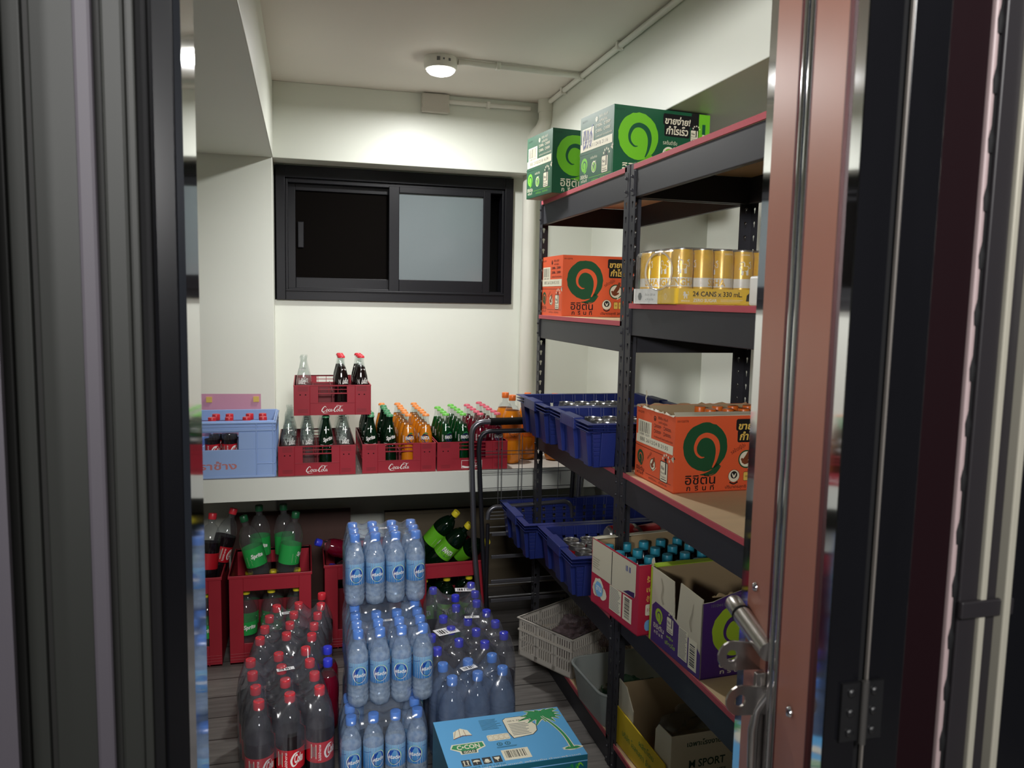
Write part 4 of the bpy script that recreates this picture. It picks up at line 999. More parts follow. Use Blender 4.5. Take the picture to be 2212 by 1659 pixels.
def short_crate(label, logo='script', patch=False, hole=True):
    W, D, H = .304, .44, .124
    t = thing('bottle_crate', label, 'crate', group='red bottle crates on the ledge')
    mb = MB(); th = .006
    mb.box((th, th, 0), (W-th, D-th, .006), credm)
    # four walls; window in the short faces
    for y0, y1, nf in ((0, th, True), (D-th, D, False)):
        mb.box((0, y0, 0), (W, y1, .052), credm)
        mb.box((0, y0, .052), (W*.31, y1, H), credm); mb.box((W*.69, y0, .052), (W, y1, H), credm)
        mb.box((W*.31, y0, .087), (W*.69, y1, .092), credm)
        for k in range(4): mb.box((W*(.33+.12*k)-.001, y0, .092), (W*(.33+.12*k)+.001, y1, H-.006), credm)
        mb.box((W*.31, y0, .104), (W*.69, y1, .107), credm); mb.box((W*.31, y0, H-.006), (W*.69, y1, H), credm)
    for x0, x1 in ((0, th), (W-th, W)):
        mb.box((x0, th, 0), (x1, D-th, .052), credm); mb.box((x0, th, .087), (x1, D-th, H), credm)
        for k in range(5): mb.box((x0, th+(D-2*th)*k/4-.012 if k else th, .052), (x1, min(D-th, th+(D-2*th)*k/4+.012), .087), credm)
    # corner blocks standing proud, with grooves
    for x0, x1 in ((-.003, W*.20), (W*.80, W+.003)):
        for y0, y1 in ((-.004, .03), (D-.03, D+.004)):
            mb.box((x0, y0, 0), (x0+.004 if x0 < 0 else x1, y1, H-.001), credm) if False else None
            mb.box((x0, y0, .0), (x1, y0+.004 if y0 < 0 else y1, H-.0015), credm)
    M = front(-.0045); gm = cdark
    for x0 in (W*.045, W*.82):
        for z in (.100, .1055, .111, .1165, .012, .0175, .023): mb.rect(x0, z, W*.13, .0018, gm, M)
        mb.disc(x0+W*.03, .085, .003, .0025, mat('black_rubber'), M, n=10)
        if hole: mb.disc(x0+W*.10, .085, .003, .0025, mat('black_rubber'), M, n=10)
    mb.box((-.004, -.002, H-.004), (W+.004, th, H), credm); mb.box((-.004, D-th, H-.004), (W+.004, D+.002, H), credm); mb.box((-.004, th, H-.004), (th, D-th, H), credm); mb.box((W-th, th, H-.004), (W+.004, D-th, H), credm)
    # sloped recess shoulders beside the window
    mb.box((W*.20, -.004, 0), (W*.205, 0, H-.004), credm); mb.box((W*.795, -.004, 0), (W*.80, 0, H-.004), credm); mb.box((W*.20, -.003, .050), (W*.80, 0, .053), credm)
    M2 = front(-.0008)
    if logo == 'script': stroke_logo(mb, W*.5, .024, .092, whitep, M2, 0)
    else:
        mb.rect(W*.34, .008, W*.30, .034, whitep, M2); mb.rect(W*.34+.0015, .0095, W*.30-.003, .031, credm, M2, .0002); mb.ribbon([(W*.35, .016), (W*.45, .012), (W*.63, .022)], [.007, .007, .004], whitep, M2, .0004)
        mb.text('โค้ก', W*.53, .028, W*.10, .014, whitep, M2, .0004, shear=.3)
    mb.build('crate_body', t, bevel=.0008)
    mb = MB()
    for i in range(1, 4): mb.box((W*i/4-.0015, th, .006), (W*i/4+.0015, D-th, .095), cdark)
    for j in range(1, 6): mb.box((th, D*j/6-.0015, .006), (W-th, D*j/6+.0015, .095), cdark)
    mb.build('divider', t)
    return t
CZ = .7688
C2 = (-.105, 3.300, CZ); C3 = (.232, 3.300, CZ); C4 = (.548, 3.300, CZ); C1 = (-.042, 3.300, 0)
BH = .240; CB = .0065
C1 = (-.042, 3.300, CZ+CB+BH+.003)
cr = short_crate('')
place(cr, 'red bottle crate of empty clear bottles, below the raised crate on the ledge', C2)
place(cr, 'red bottle crate stacked on top of the bottles of another crate', C1)
place(cr, 'red bottle crate of dark green and orange drinks, middle of the ledge', C3)
cr2 = short_crate('red bottle crate of light green and red drinks, right end of the ledge', 'box')
place(cr2, 'red bottle crate of light green and red drinks, right end of the ledge', C4)
# a further red crate behind the door jamb on the ledge
# ---- light blue crate
lbm = mat('pale_blue_crate', (150, 178, 226), .42, noise=.04, nscale=8)
lb = thing('bottle_crate', 'pale blue crate of red-capped cola bottles at the left of the ledge', 'crate', (-.53, 3.300, CZ))
W, D, H, th = .41, .34, .232, .006
mb = MB(); mb.box((0, 0, 0), (W, D, .006), lbm)
def wallwin(mb, y0, y1):
    mb.box((0, y0, 0), (W, y1, .115), lbm); mb.box((0, y0, .115), (W*.14, y1, .185), lbm); mb.box((W*.66, y0, .115), (W, y1, .185), lbm); mb.box((0, y0, .185), (W, y1, H), lbm)
wallwin(mb, 0, th); wallwin(mb, D-th, D)
mb.box((0, th, 0), (th, D-th, H), lbm); mb.box((W-th, th, 0), (W, D-th, H), lbm)
mb.box((0, -.006, .190), (W+.004, 0, .198), lbm); mb.box((0, -.004, .206), (W+.004, 0, .211), lbm); mb.box((-.004, -.010, H-.012), (W+.008, 0, H-.004), lbm); mb.box((0, -.004, .0), (W, 0, .010), lbm)
for x in (W*.82, W*.975): mb.box((x, -.006, .01), (x+.005, 0, H-.01), lbm)
mb.box((W*.82, -.005, .055), (W, 0, .060), lbm); mb.box((W, .0, .19), (W+.006, D, .198), lbm); mb.box((W, 0, H-.012), (W+.008, D, H-.004), lbm); mb.box((W, 0, .055), (W+.005, D, .060), lbm)
for y in (.0, .11, .22, D-.005): mb.box((W, y, 0), (W+.005, y+.005, H-.01), lbm)
mb.text('ตราช้าง', W*.42, .052, W*.44, .034, mat('faded_red_print', (190, 120, 120), .6), front(-.0005), 0, bold=.02)
mb.build('crate_body', lb, bevel=.002)
mb = MB(); mb.box((W*.34, D/2-.004, .006), (W*.66, D/2+.004, .14), lbm); mb.box((W/3-.003, th, .006), (W/3+.003, D-th, .13), lbm); mb.box((2*W/3-.003, th, .006), (2*W/3+.003, D-th, .13), lbm); mb.build('divider', lb)
# pink sheet propped behind it
mb = MB(); mb.hexa([(-.47, 3.646, CZ), (-.190, 3.646, CZ), (-.190, 3.649, CZ), (-.47, 3.649, CZ)], [(-.47, 3.6505, 1.070), (-.190, 3.6505, 1.067), (-.190, 3.6535, 1.067), (-.47, 3.6535, 1.070)], mat('pink_sheet', (206, 148, 172), .4, noise=.06))
tape = mat('yellow_tape', (222, 190, 96), .4)
pk = mb.build('cardboard_sheet'); tag(pk, 'pink sheet with yellow tape corners standing behind the pale blue crate', 'sheet')
for x in (-.418, -.222): mm = MB(); mm.box((x, 3.6455, 1.032), (x+.024, 3.651, 1.056), tape); mm.build('tape', pk)

# ---- tall red crates under the ledge
def tall_crate(label, W=.322, D=.36, H=.372):
    t = thing('bottle_crate', label, 'crate', group='tall red crates under the ledge')
    mb = MB(); th = .007
    mb.box((0, 0, 0), (W, D, .008), credm)
    def win(y0, y1):
        mb.box((0, y0, 0), (W*.17, y1, H), credm); mb.box((W*.85, y0, 0), (W, y1, H), credm)
        mb.box((W*.17, y0, 0), (W*.85, y1, .085), credm); mb.box((W*.17, y0, .305), (W*.85, y1, H), credm)
    win(0, th); win(D-th, D)
    mb.box((0, th, 0), (th, D-th, H), credm); mb.box((W-th, th, 0), (W, D-th, H), credm)
    mb.box((-.004, -.004, H-.012), (W+.004, th, H), credm); mb.box((-.004, D-th, H-.012), (W+.004, D+.004, H), credm); mb.box((-.004, th, H-.012), (th, D-th, H), credm); mb.box((W-th, th, H-.012), (W+.004, D-th, H), credm)
    for k in range(3): mb.box((0, -.003, .018+.012*k), (W, 0, .022+.012*k), credm)
    mb.build('crate_body', t, bevel=.003)
    mb = MB(); mb.box((W*.5-.002, .05, .008), (W*.5+.002, D-.05, .20), cdark); mb.box((th, D*.5-.002, .008), (W-th, D*.5+.002, .20), cdark); mb.build('divider', t)
    return t
tc = tall_crate('')
TC = [(-.303, 3.268, 0), (-.655, 3.268, 0), (.075, 3.33, 0), (.445, 3.262, 0)]
place(tc, 'tall red crate with green-labelled clear bottles leaning in its top, under the ledge', TC[0])
place(tc, 'tall red crate of dark cola bottles at the left edge under the ledge', TC[1], 0)
place(tc, 'tall red crate mostly hidden behind the tower of water bottles', TC[2], 0)
place(tc, 'tall red crate with green yellow-capped bottles, next to the trolley', TC[3], math.radians(2))

# ---- grey ventilated crate and translucent tub on the lowest shelf
gcm = mat('grey_crate_plastic', (196, 190, 180), .5, noise=.06, nscale=8)
gx = Vector((.954, 2.672)); g2 = Vector((.814, 2.921)); ga = math.atan2(g2.y-gx.y, g2.x-gx.x)-PI/2
gc = thing('ventilated_crate', 'grey slotted plastic crate on the lowest shelf of the far rack', 'crate', (.958, 2.668, .0955), ga)
W, D, H = .36, .285, .155; mb = MB(); th = .004
mb.box((0, 0, 0), (W, D, .004), gcm)
def vent(mb, horizontal, fixed, length):
    def bx_(s0, s1, z0, z1):
        if horizontal: mb.box((s0, fixed, z0), (s1, fixed+th, z1), gcm)
        else: mb.box((fixed, s0, z0), (fixed+th, s1, z1), gcm)
    for z0, z1 in ((0, .022), (.060, .067), (.105, .112), (H-.014, H)): bx_(0, length, z0, z1)
    n = int(length/.0115)
    for i in range(n+1): bx_(length*i/n-.0022 if i else 0, min(length, length*i/n+.0022), .022, H-.014)
    for k in range(4): s = length*k/3; bx_(max(0, s-.008), min(length, s+.008), 0, H)
vent(mb, True, 0, W); vent(mb, True, D-th, W); vent(mb, False, 0, D); vent(mb, False, W-th, D)
mb.box((-.006, -.006, H-.004), (W+.006, th, H), gcm); mb.box((-.006, D-th, H-.004), (W+.006, D+.006, H), gcm); mb.box((-.006, th, H-.004), (th, D-th, H), gcm); mb.box((W-th, th, H-.004), (W+.006, D-th, H), gcm)
mb.box((-.006, 0, .104), (0, D, .110), gcm)
mb.build('crate_body', gc)
blob('plastic_bag', 'smoky plastic bag of pink packets lying in the grey slotted crate', 'plastic bag', (1.10, 2.85, .101), .135, .10, .068, clear('smoky_bag', (215, 208, 210), (170, 150, 156), .38, .2, bump=.8, bscale=45, dvar=.25), 8, .45)
tubm = clear('translucent_tub', (232, 238, 236), (214, 220, 218), .50, .25)
tb = thing('plastic_tub', 'translucent white plastic tub next to the slotted crate on the lowest shelf', 'tub', (.935, 2.285, .0955), math.radians(4))
W, D, H = .36, .30, .125; mb = MB(); n = 0
o0 = rr_pts(.02, .02, W-.04, D-.04, .04); o1 = rr_pts(0, 0, W, D, .05); k = len(o0)
vs = [(x, y, 0) for x, y in o0]+[(x, y, H) for x, y in o1]+[(W/2+(x-W/2)*.975, D/2+(y-D/2)*.975, H) for x, y in o1]+[(W/2+(x-W/2)*.97, D/2+(y-D/2)*.97, .004) for x, y in o0]
fs = []
for r in range(3):
    for i in range(k): fs.append((r*k+i, r*k+(i+1) % k, (r+1)*k+(i+1) % k, (r+1)*k+i))
fs.append(tuple(reversed(range(k)))); fs.append(tuple(range(3*k, 4*k)))
mb.add(vs, fs, tubm); mb.build('tub_body', tb, smooth=40)
mb = MB(); mb.tube([(W/2+(x-W/2)*1.01, D/2+(y-D/2)*1.01, H) for x, y in o1], .005, tubm, 8, closed=True); mb.build('rim', tb, smooth=50)
blob('plastic_bag', 'small clear bag with green leaves in the translucent tub', 'plastic bag', (1.10, 2.41, .101), .10, .08, .05, clear('green_bag', (150, 190, 160), (70, 120, 85), .35, .15, bump=.4, bscale=30), 12)

# ================================================================ BOTTLES
glassm = clear('clear_bottle_glass', (247, 250, 249), (225, 232, 230), .045, .03, ior=1.5)
petm = clear('clear_pet', (246, 248, 249), (220, 224, 228), .05, .04, ior=1.45)
cola = mat('cola_liquid', (22, 12, 12), .07, spec=.6)
pcola = mat('cola_in_pet', (26, 18, 22), .12, spec=.5)
orangel = mat('orange_drink', (206, 120, 22), .12, spec=.6)
sprg = clear('green_glass', (26, 110, 62), (14, 62, 34), .45, .04, ior=1.5)
greenl = clear('green_drink', (40, 150, 70), (10, 92, 44), .55, .04, ior=1.5)
redl = mat('red_drink', (96, 8, 30), .08, spec=.6)
darkl = mat('dark_drink', (44, 42, 50), .12, spec=.5)
CAPM = {k: mat('cap_'+k, c, .35, spec=.5, noise=.03) for k, c in dict(red=(208, 48, 60), pink=(206, 90, 108), orange=(232, 140, 70), green=(70, 140, 96), lime=(110, 190, 80), blue=(52, 60, 200), sky=(84, 140, 224), teal=(52, 150, 176), yellow=(228, 210, 50), dorange=(214, 104, 34), magenta=(150, 30, 120), petorange=(236, 120, 50), dgreen=(22, 84, 50)).items()}
CONT = [(.0, 0), (.025, 0), (.0285, .004), (.0290, .030), (.0282, .055), (.0275, .080), (.0285, .100), (.0292, .118), (.0290, .135), (.0268, .152), (.0222, .170), (.0172, .190), (.0135, .207), (.0125, .216), (.0130, .221), (.0142, .225), (.0142, .230), (.0130, .235)]
def cap_crown(par, m, z=.235, r=.0145):
    mb = MB(); mb.lathe([(.0135, z-.008), (r+.001, z-.007), (r, z-.001), (r-.003, z+.002), (0, z+.0025)], m, 21, lobes=lambda j, i: (.05 if i % 3 == 0 else 0) if j == 1 else 0)
    return mb.build('cap', par, smooth=50)
def cyl_warp(r): return lambda v: Vector((r*math.sin(v.x/r), -(r+v.z)*math.cos(v.x/r), v.y))
def glass_bottle(kind):
    t = thing('glass_bottle', '', 'bottle')
    fillz = .205
    liq = {'cola': cola, 'orange': orangel, 'red': redl, 'lime': greenl}.get(kind)
    n = len(CONT)
    if kind == 'empty': mats = [glassm]*(n-1)
    elif kind == 'sprite': mats = [sprg]*(n-1)
    else: mats = [liq if CONT[j+1][1] <= .20 else glassm for j in range(n-1)]
    mb = MB(); mb.lathe(CONT, mats, 20, cap=False, lobes=lambda j, i: .022*math.cos(i*PI/2.5*2)*(1 if 3 <= j <= 11 else 0) if kind in ('empty', 'cola') else 0); mb.build('glass_body', t, smooth=60)
    mb = MB(); mb.warp = cyl_warp(.0296)
    wp = whitep
    if kind in ('empty', 'cola'):
        mb.rect(-.012, .147, .022, .006, wp) if False else None
        mb.text('โค้ก', .004, .134, .030, .026, wp, None, .0004, bold=.03, shear=.35); mb.ribbon([(-.012, .121), (.004, .125), (.022, .120)], [.001, .003, .001], wp, None, .0004)
        mb.text('N', -.022, .130, .008, .02, wp, None, .0004)
    elif kind == 'sprite':
        mb.text('Sprite', .004, .140, .042, .022, wp, None, .0004, bold=.04, shear=.3, rot=.25); mb.ribbon([(-.030, .118), (0, .116), (.030, .118)], .0012, wp, None, .0004); mb.lines(-.02, .104, .04, .010, 2, wp, None, .0004)
    else:
        mb.disc(.004, .134, .019, .019, CM['navy'], None, .0003, n=20); mb.text('FANTA', .004, .137, .040, .015, wp, None, .0006, bold=.05); mb.ribbon([(-.006, .151), (.006, .158), (.018, .153)], [.001, .006, .001], CM['leafgreen'], None, .0006)
        mb.lines(-.030, .118, .008, .030, 8, wp, None, .0004)
    mb.warp = cyl_warp(.0205); mb.rect(-.010, .176, .020, .006, wp, None, .0012)
    mb.build('printed_emblem', t)
    if kind != 'empty':
        cap_crown(t, CAPM[{'cola': 'red', 'orange': 'orange', 'red': 'pink', 'lime': 'lime', 'sprite': 'green'}[kind]])
    return t
def words_rc(r, c, nr, nc):
    rows = ['front row', 'second row', 'third row', 'fourth row', 'fifth row', 'back row'][:nr]
    if nr > 1: rows[-1] = 'back row'
    return rows[r], ORD[c]+' from the left'
G_ = {k: glass_bottle(k) for k in ('empty', 'cola', 'orange', 'red', 'lime', 'sprite')}
NM = dict(empty='empty clear glass bottle', cola='glass bottle of cola with a red crown cap', orange='glass bottle of orange soda', red='glass bottle of dark red soda, pink crown cap', lime='glass bottle of green soda, light green crown cap', sprite='dark green glass bottle with white print')
def slot(o, c, r): return (o[0]+.304*(c+.5)/4, o[1]+.44*(r+.5)/6, o[2]+CB)
rnd = random.Random(11)
def fill(o, cells, where, group):
    for (c, r, k) in cells:
        x, y, z = slot(o, c, r)
        rn = ['front row', 'second row', 'third row', 'fourth row', 'fifth row', 'sixth row'][r]
        place(G_[k], f'{NM[k]}, {rn}, {ORD[c]} column, {where}', (x+rnd.uniform(-.003, .003), y+rnd.uniform(-.003, .003), z), rnd.uniform(-.5, .5), group)
fill(C2, [(c, r, 'sprite' if (c, r) == (2, 0) else 'empty') for r in range(6) for c in range(4)], 'crate under the raised one', 'bottles in the lower left red crate')
fill(C1, [(0, 0, 'empty'), (0, 1, 'empty')]+[(c, r, 'cola') for r in range(3) for c in (2, 3)], 'raised crate', 'bottles in the raised red crate')
fill(C3, [(c, r, 'sprite' if c < 2 and (c, r) != (1, 5) else 'orange') for r in range(6) for c in range(4)], 'middle crate', 'bottles in the middle red crate')
fill(C4, [(0, r, 'lime') for r in range(4)]+[(1, r, 'lime') for r in range(5)]+[(2, r, 'red') for r in range(5)]+[(3, r, 'red') for r in range(6)], 'right crate', 'bottles in the right red crate')

# ---- plastic bottles
def pet(name_body, h, r, liq, fillf, capm, labels, neck=.0125, capr=.0162, ribs=False, lobed=True, tm=None):
    """a PET bottle of height h (cap included) with its label as a band (z0, z1, drawing)"""
    t = thing('plastic_bottle', '', 'bottle')
    zb = h-.024; sh = h*.62
    P = [(0, .004), (r*.55, 0), (r*.88, .004), (r, .022)]
    if ribs:
        z = .03
        while z < labels[0]-.008: P += [(r, z), (r*.955, z+.004), (r, z+.008)]; z += .013
        P += [(r*.99, labels[0]-.002), (r*.985, labels[0]), (r*.985, labels[1]), (r, labels[1]+.003)]
        z = labels[1]+.008
        while z < sh-.006: P += [(r, z), (r*.96, z+.004), (r, z+.008)]; z += .014
    else: P += [(r, labels[0]-.006), (r*.97, labels[0]), (r*.97, labels[1]), (r, labels[1]+.006)]
    P += [(r, max(sh, P[-1][1]+.003)), (r*.93, sh+.08*h), (r*.74, sh+.155*h), (r*.52, sh+.215*h), (neck+.002, zb-.022), (neck, zb-.012), (neck, zb-.006), (capr-.001, zb-.005), (capr-.001, zb-.002), (neck, zb-.002), (neck, zb+.004)]
    P2 = [P[0]]
    for q in P[1:]: P2.append((q[0], max(q[1], P2[-1][1]+.0004) if q is not P[1] else q[1]))
    fz = h*fillf; cl = tm or petm
    mats = [liq if (P2[j+1][1] <= fz and liq is not None) else cl for j in range(len(P2)-1)]
    mb = MB(); mb.lathe(P2, mats, 24, cap=False, lobes=lambda j, i: (-.10*(1+math.cos(i*2*PI/24*5))*.5 if j in (1, 2) else 0) if lobed else 0)
    mb.build('bottle_body', t, smooth=60)
    mb = MB(); mb.lathe([(capr*.97, zb-.001), (capr, zb+.001), (capr, h-.003), (capr*.93, h-.0004), (0, h)], capm, 24, lobes=lambda j, i: (.02 if i % 2 else 0) if j in (1, 2) else 0); mb.build('cap', t, smooth=30)
    z0, z1, draw = labels
    if draw:
        mb = MB(); draw(mb, r*.985, z0, z1); mb.build('label', t, smooth=60)
    return t
def band(mb, R, z0, z1, m): mb.lathe([(R, z0), (R, z1)], m, 28, cap=False)
lab_red = mat('red_label', (190, 26, 40), .35, spec=.5); lab_green = mat('green_label', (40, 158, 74), .35); lab_lime = mat('lime_label', (104, 186, 40), .35)
def lab_water():
    m = bpy.data.materials.new('water_label'); m.use_nodes = True; nt = m.node_tree; b = nt.nodes['Principled BSDF']
    t = nt.nodes.new('ShaderNodeTexCoord'); sp = nt.nodes.new('ShaderNodeSeparateXYZ'); mr = nt.nodes.new('ShaderNodeMapRange'); cr = nt.nodes.new('ShaderNodeValToRGB')
    mr.inputs[1].default_value = .078; mr.inputs[2].default_value = .148
    nt.links.new(t.outputs['Object'], sp.inputs[0]); nt.links.new(sp.outputs[2], mr.inputs[0]); nt.links.new(mr.outputs[0], cr.inputs[0]); nt.links.new(cr.outputs[0], b.inputs['Base Color'])
    cr.color_ramp.elements[0].color = lin((52, 110, 168)); cr.color_ramp.elements[1].color = lin((132, 172, 202)); e = cr.color_ramp.elements.new(.6); e.color = lin((84, 142, 192))
    b.inputs['Roughness'].default_value = .3; return m
lab_w = lab_water()
def d_coke(mb, R, z0, z1):
    band(mb, R, z0, z1, lab_red); mb.warp = cyl_warp(R); zc = (z0+z1)/2; hh_ = z1-z0
    mb.ribbon([(.034, zc+hh_*.35), (.020, zc+hh_*.30), (.010, zc), (.016, zc-hh_*.28), (.030, zc-hh_*.15)], [.002, .005, .006, .005, .001], whitep, None, .0006)
    mb.text('Coke', .034, zc+.004, .030, hh_*.45, whitep, None, .0006, bold=.03, shear=.3)
    mb.text('ไม่มีน้ำตาล', -.006, zc, hh_*.8, .008, whitep, None, .0006, bold=.02, rot=PI/2)
    mb.rect(-.034, zc-hh_*.3, .018, hh_*.7, CM['cream'], None, .0006); mb.barcode(-.033, zc-hh_*.2, .016, hh_*.5, CM['greytext'], None, .0008, 9)
    mb.warp = None
def d_water(mb, R, z0, z1):
    band(mb, R, z0, z1, lab_w); mb.warp = cyl_warp(R); zc = z0+(z1-z0)*.48
    mb.disc(.0, zc, .0225, .0262, CM['lime'], None, .0003, n=30); mb.disc(-.0005, zc-.001, .0220, .0255, CM['white'], None, .0004, n=30); mb.disc(0, zc-.001, .0205, .024, mat('logo_blue', (12, 30, 120), .3), None, .0005, n=30)
    mb.disc(0, zc+.008, .016, .012, mat('logo_blue_light', (26, 70, 156), .3), None, .0006, n=24)
    mb.text('คริสตัล', 0, zc-.002, .036, .011, CM['white'], None, .0008, bold=.02)
    for a in (PI*.75, -PI*.75):
        x = a*R*.9; mb.lines(x-.012, zc-.014, .022, .012, 4, CM['white'], None, .0005)
    mb.ribbon([(-.09, z1-.014), (-.05, z1-.018), (-.024, z1-.012)], .0012, mat('logo_blue'), None, .0004); mb.ribbon([(.024, z1-.014), (.06, z1-.018), (.09, z1-.012)], .0012, mat('logo_blue'), None, .0004)
    mb.warp = None
def d_simple(m, word, tm=None, blue=False):
    def f(mb, R, z0, z1):
        band(mb, R, z0, z1, m); mb.warp = cyl_warp(R); zc = (z0+z1)/2
        if blue: mb.disc(0, zc-.006, .026, .018, CM['navy'], None, .0004, n=20)
        mb.text(word, 0, zc+.004, .052, .024, whitep, None, .0007, bold=.04, shear=.15 if not blue else 0); mb.lines(-.045, z0+.008, .02, .04, 8, CM['cream'], None, .0004, .3); mb.lines(.03, z0+.008, .02, .03, 6, CM['cream'], None, .0004, .3); mb.warp = None
    return f
watm = clear('water_bottle', (220, 234, 248), (214, 230, 246), .42, .05, ior=1.36, bump=.6, bscale=60, dvar=.14)
waterB = pet('w', .240, .0325, watm, 2, CAPM['sky'], (.076, .146, d_water), ribs=True)
cokeP = pet('c', .310, .0430, pcola, .66, CAPM['red'], (.085, .150, d_coke))
bigW = pet('b', .312, .0435, clear('big_water', (196, 212, 232), (160, 178, 206), .42, .06, ior=1.36, bump=.3, bscale=30, dvar=.1), 2, CAPM['sky'], (.09, .15, None), ribs=True, capr=.0172)
darkB = pet('d', .308, .0425, darkl, .56, CAPM['blue'], (.09, .15, None))
greenP = pet('g', .308, .0425, darkl, .56, CAPM['blue'], (.10, .17, lambda mb, R, a, b: band(mb, R, a, b, lab_green)))
sprP = pet('s', .300, .0440, None, 0, CAPM['dgreen'], (.085, .165, d_simple(lab_green, 'Sprite')))
yelP = pet('y', .288, .0450, None, 0, CAPM['yellow'], (.10, .155, d_simple(lab_green, 'Sprite')))
fanG = pet('f', .285, .0450, clear('green_pet', (50, 110, 60), (14, 50, 28), .5, .04), 2, CAPM['yellow'], (.09, .165, d_simple(lab_lime, 'FANTA', blue=True)))
fanO = pet('o', .310, .0440, orangel, .80, CAPM['petorange'], (.11, .19, d_simple(mat('orange_label', (222, 112, 30), .35), 'แฟนต้า', blue=True)))
redP = pet('r', .250, .0380, redl, .78, CAPM['blue'], (.07, .11, None))
smallC = pet('k', .232, .0305, pcola, .62, CAPM['red'], (.075, .125, d_coke), capr=.0155)
tealB = pet('t', .186, .0265, mat('dark_bottle', (30, 16, 34), .15), 2, CAPM['teal'], (.05, .10, lambda mb, R, a, b: band(mb, R, a, b, lab_red)), capr=.0155)
orB = pet('ob', .216, .0285, mat('tea_drink', (120, 60, 20), .15), .8, CAPM['dorange'], (.05, .13, lambda mb, R, a, b: band(mb, R, a, b, CM['orange'])), capr=.0165)
magB = pet('mb', .195, .0275, mat('grape_drink', (50, 14, 50), .15), .9, CAPM['magenta'], (.05, .13, lambda mb, R, a, b: band(mb, R, a, b, CM['purple'])), capr=.0165)

TINY = .0006
FILMP = []
def film(name_label, bots, h, r, capr, zoff=0., dens=.17, hole=None, sticker=None, seed=1, sag=.9, tint=(246, 247, 250), body=(196, 200, 214), low=.02, dome=.04):
    """shrink film draped over caps: bots = [(x, y)] world, base height zoff"""
    rnd = random.Random(seed); cx = sum(b[0] for b in bots)/len(bots); cy = sum(b[1] for b in bots)/len(bots)
    # hull of cap circles and of the bodies
    def hull(R):
        pts = []
        for x, y in bots:
            for i in range(16): a = 2*PI*i/16; pts.append((x-cx+R*math.cos(a), y-cy+R*math.sin(a)))
        pts = sorted(set(pts)); 
        def half(ps):
            o = []
            for p in ps:
                while len(o) > 1 and (o[-1][0]-o[-2][0])*(p[1]-o[-2][1])-(o[-1][1]-o[-2][1])*(p[0]-o[-2][0]) <= 0: o.pop()
                o.append(p)
            return o
        a = half(pts); b_ = half(pts[::-1]); return a[:-1]+b_[:-1]
    def resample(H, n):
        L = [0]; k = len(H)
        for i in range(k): L.append(L[-1]+math.dist(H[i], H[(i+1) % k]))
        o = []
        for j in range(n):
            s = L[-1]*j/n; i = max(q for q in range(k) if L[q] <= s+1e-12); f = (s-L[i])/max(1e-9, L[i+1]-L[i]); a, b_ = H[i], H[(i+1) % k]
            o.append((a[0]+(b_[0]-a[0])*f, a[1]+(b_[1]-a[1])*f))
        return o
    N = 84
    # directions from the centre so that rings correspond
    def ring_at(R):
        H = hull(R); o = []
        for j in range(N):
            a = 2*PI*j/N; d = (math.cos(a), math.sin(a)); best = 0
            for i in range(len(H)):
                p, q = H[i], H[(i+1) % len(H)]; ex, ey = q[0]-p[0], q[1]-p[1]; den = d[0]*ey-d[1]*ex
                if abs(den) < 1e-12: continue
                t = (p[0]*ey-p[1]*ex)/den; s = (p[0]*d[1]-p[1]*d[0])/den
                if t > 0 and -1e-6 <= s <= 1+1e-6: best = max(best, t)
            o.append((d[0]*best, d[1]*best))
        return o
    Rc = ring_at(capr+.002); Rb = ring_at(r+.0025)
    def ztop(x, y):
        z = -9
        for bx_, by in bots:
            d = max(0, math.hypot(x-(bx_-cx), y-(by-cy))-capr)
            z = max(z, h+.0015-dome*(1-math.exp(-d/.030)))
        return z
    vs = [(0, 0, ztop(0, 0))]; NR = 9
    for k in range(1, NR+1):
        f = k/NR
        for j in range(N): x, y = Rc[j][0]*f, Rc[j][1]*f; vs.append((x, y, ztop(x, y)))
    rings = []
    for f, zz in ((.35, None), (.75, .80), (1.0, .66), (1.0, .45), (1.0, .25), (.99, .08), (.97, low/h)):
        for j in range(N):
            x = Rc[j][0]*(1-f)+Rb[j][0]*f; y = Rc[j][1]*(1-f)+Rb[j][1]*f
            # suck the film in between neighbouring bodies
            dm = min(math.hypot(x-(b[0]-cx), y-(b[1]-cy)) for b in bots)
            ins = max(0, dm-r-.002)*.55
            l = math.hypot(x, y); x -= x/l*ins; y -= y/l*ins
            if zz is None: z = ztop(Rc[j][0], Rc[j][1])-.022
            else: z = h*zz+rnd.uniform(-.001, .001)
            vs.append((x+rnd.uniform(-.0012, .0012), y+rnd.uniform(-.0012, .0012), z))
        rings.append(f)
    T = 1+NR+len(rings)
    fs = [(0, 1+j, 1+(j+1) % N) for j in range(N)]
    for k in range(T-2):
        for j in range(N):
            a = 1+k*N+j; b_ = 1+k*N+(j+1) % N
            f = (a, a+N, b_+N, b_)
            if hole and k >= NR-1:
                c = [sum(vs[q][i] for q in f)/4 for i in range(3)]
                if hole(c[0], c[1], c[2]): continue
            fs.append(f)
    key = 'film_%s_%s' % (int(dens*100), body[2])
    fm = clear(key, tint, body, dens, .16, bump=.7, bscale=22, dvar=dens*.5, stretch=(1, 1, .45))
    mb = MB(); mb.add(vs, fs, fm)
    o = mb.build('shrink_film', None, smooth=80, loc=(cx, cy, zoff)); tag(o, name_label, 'shrink wrap', 'clear shrink wraps over bottle packs')
    if sticker:
        for sx, sy, sw, sh_, sr in sticker:
            m2 = MB(); zt = ztop(sx, sy)+.004
            m2.box((-sw/2, -sh_/2, 0), (sw/2, sh_/2, .0004), mat('sticker_paper', (236, 236, 238), .4)); m2.barcode(-sw*.38, -sh_*.32, sw*.76, sh_*.6, CM['black'], top(.0007), 0, 10)
            s_ = m2.build('barcode_sticker', o, loc=(sx, sy, zt)); s_.rotation_euler = (0, 0, sr)
    return o
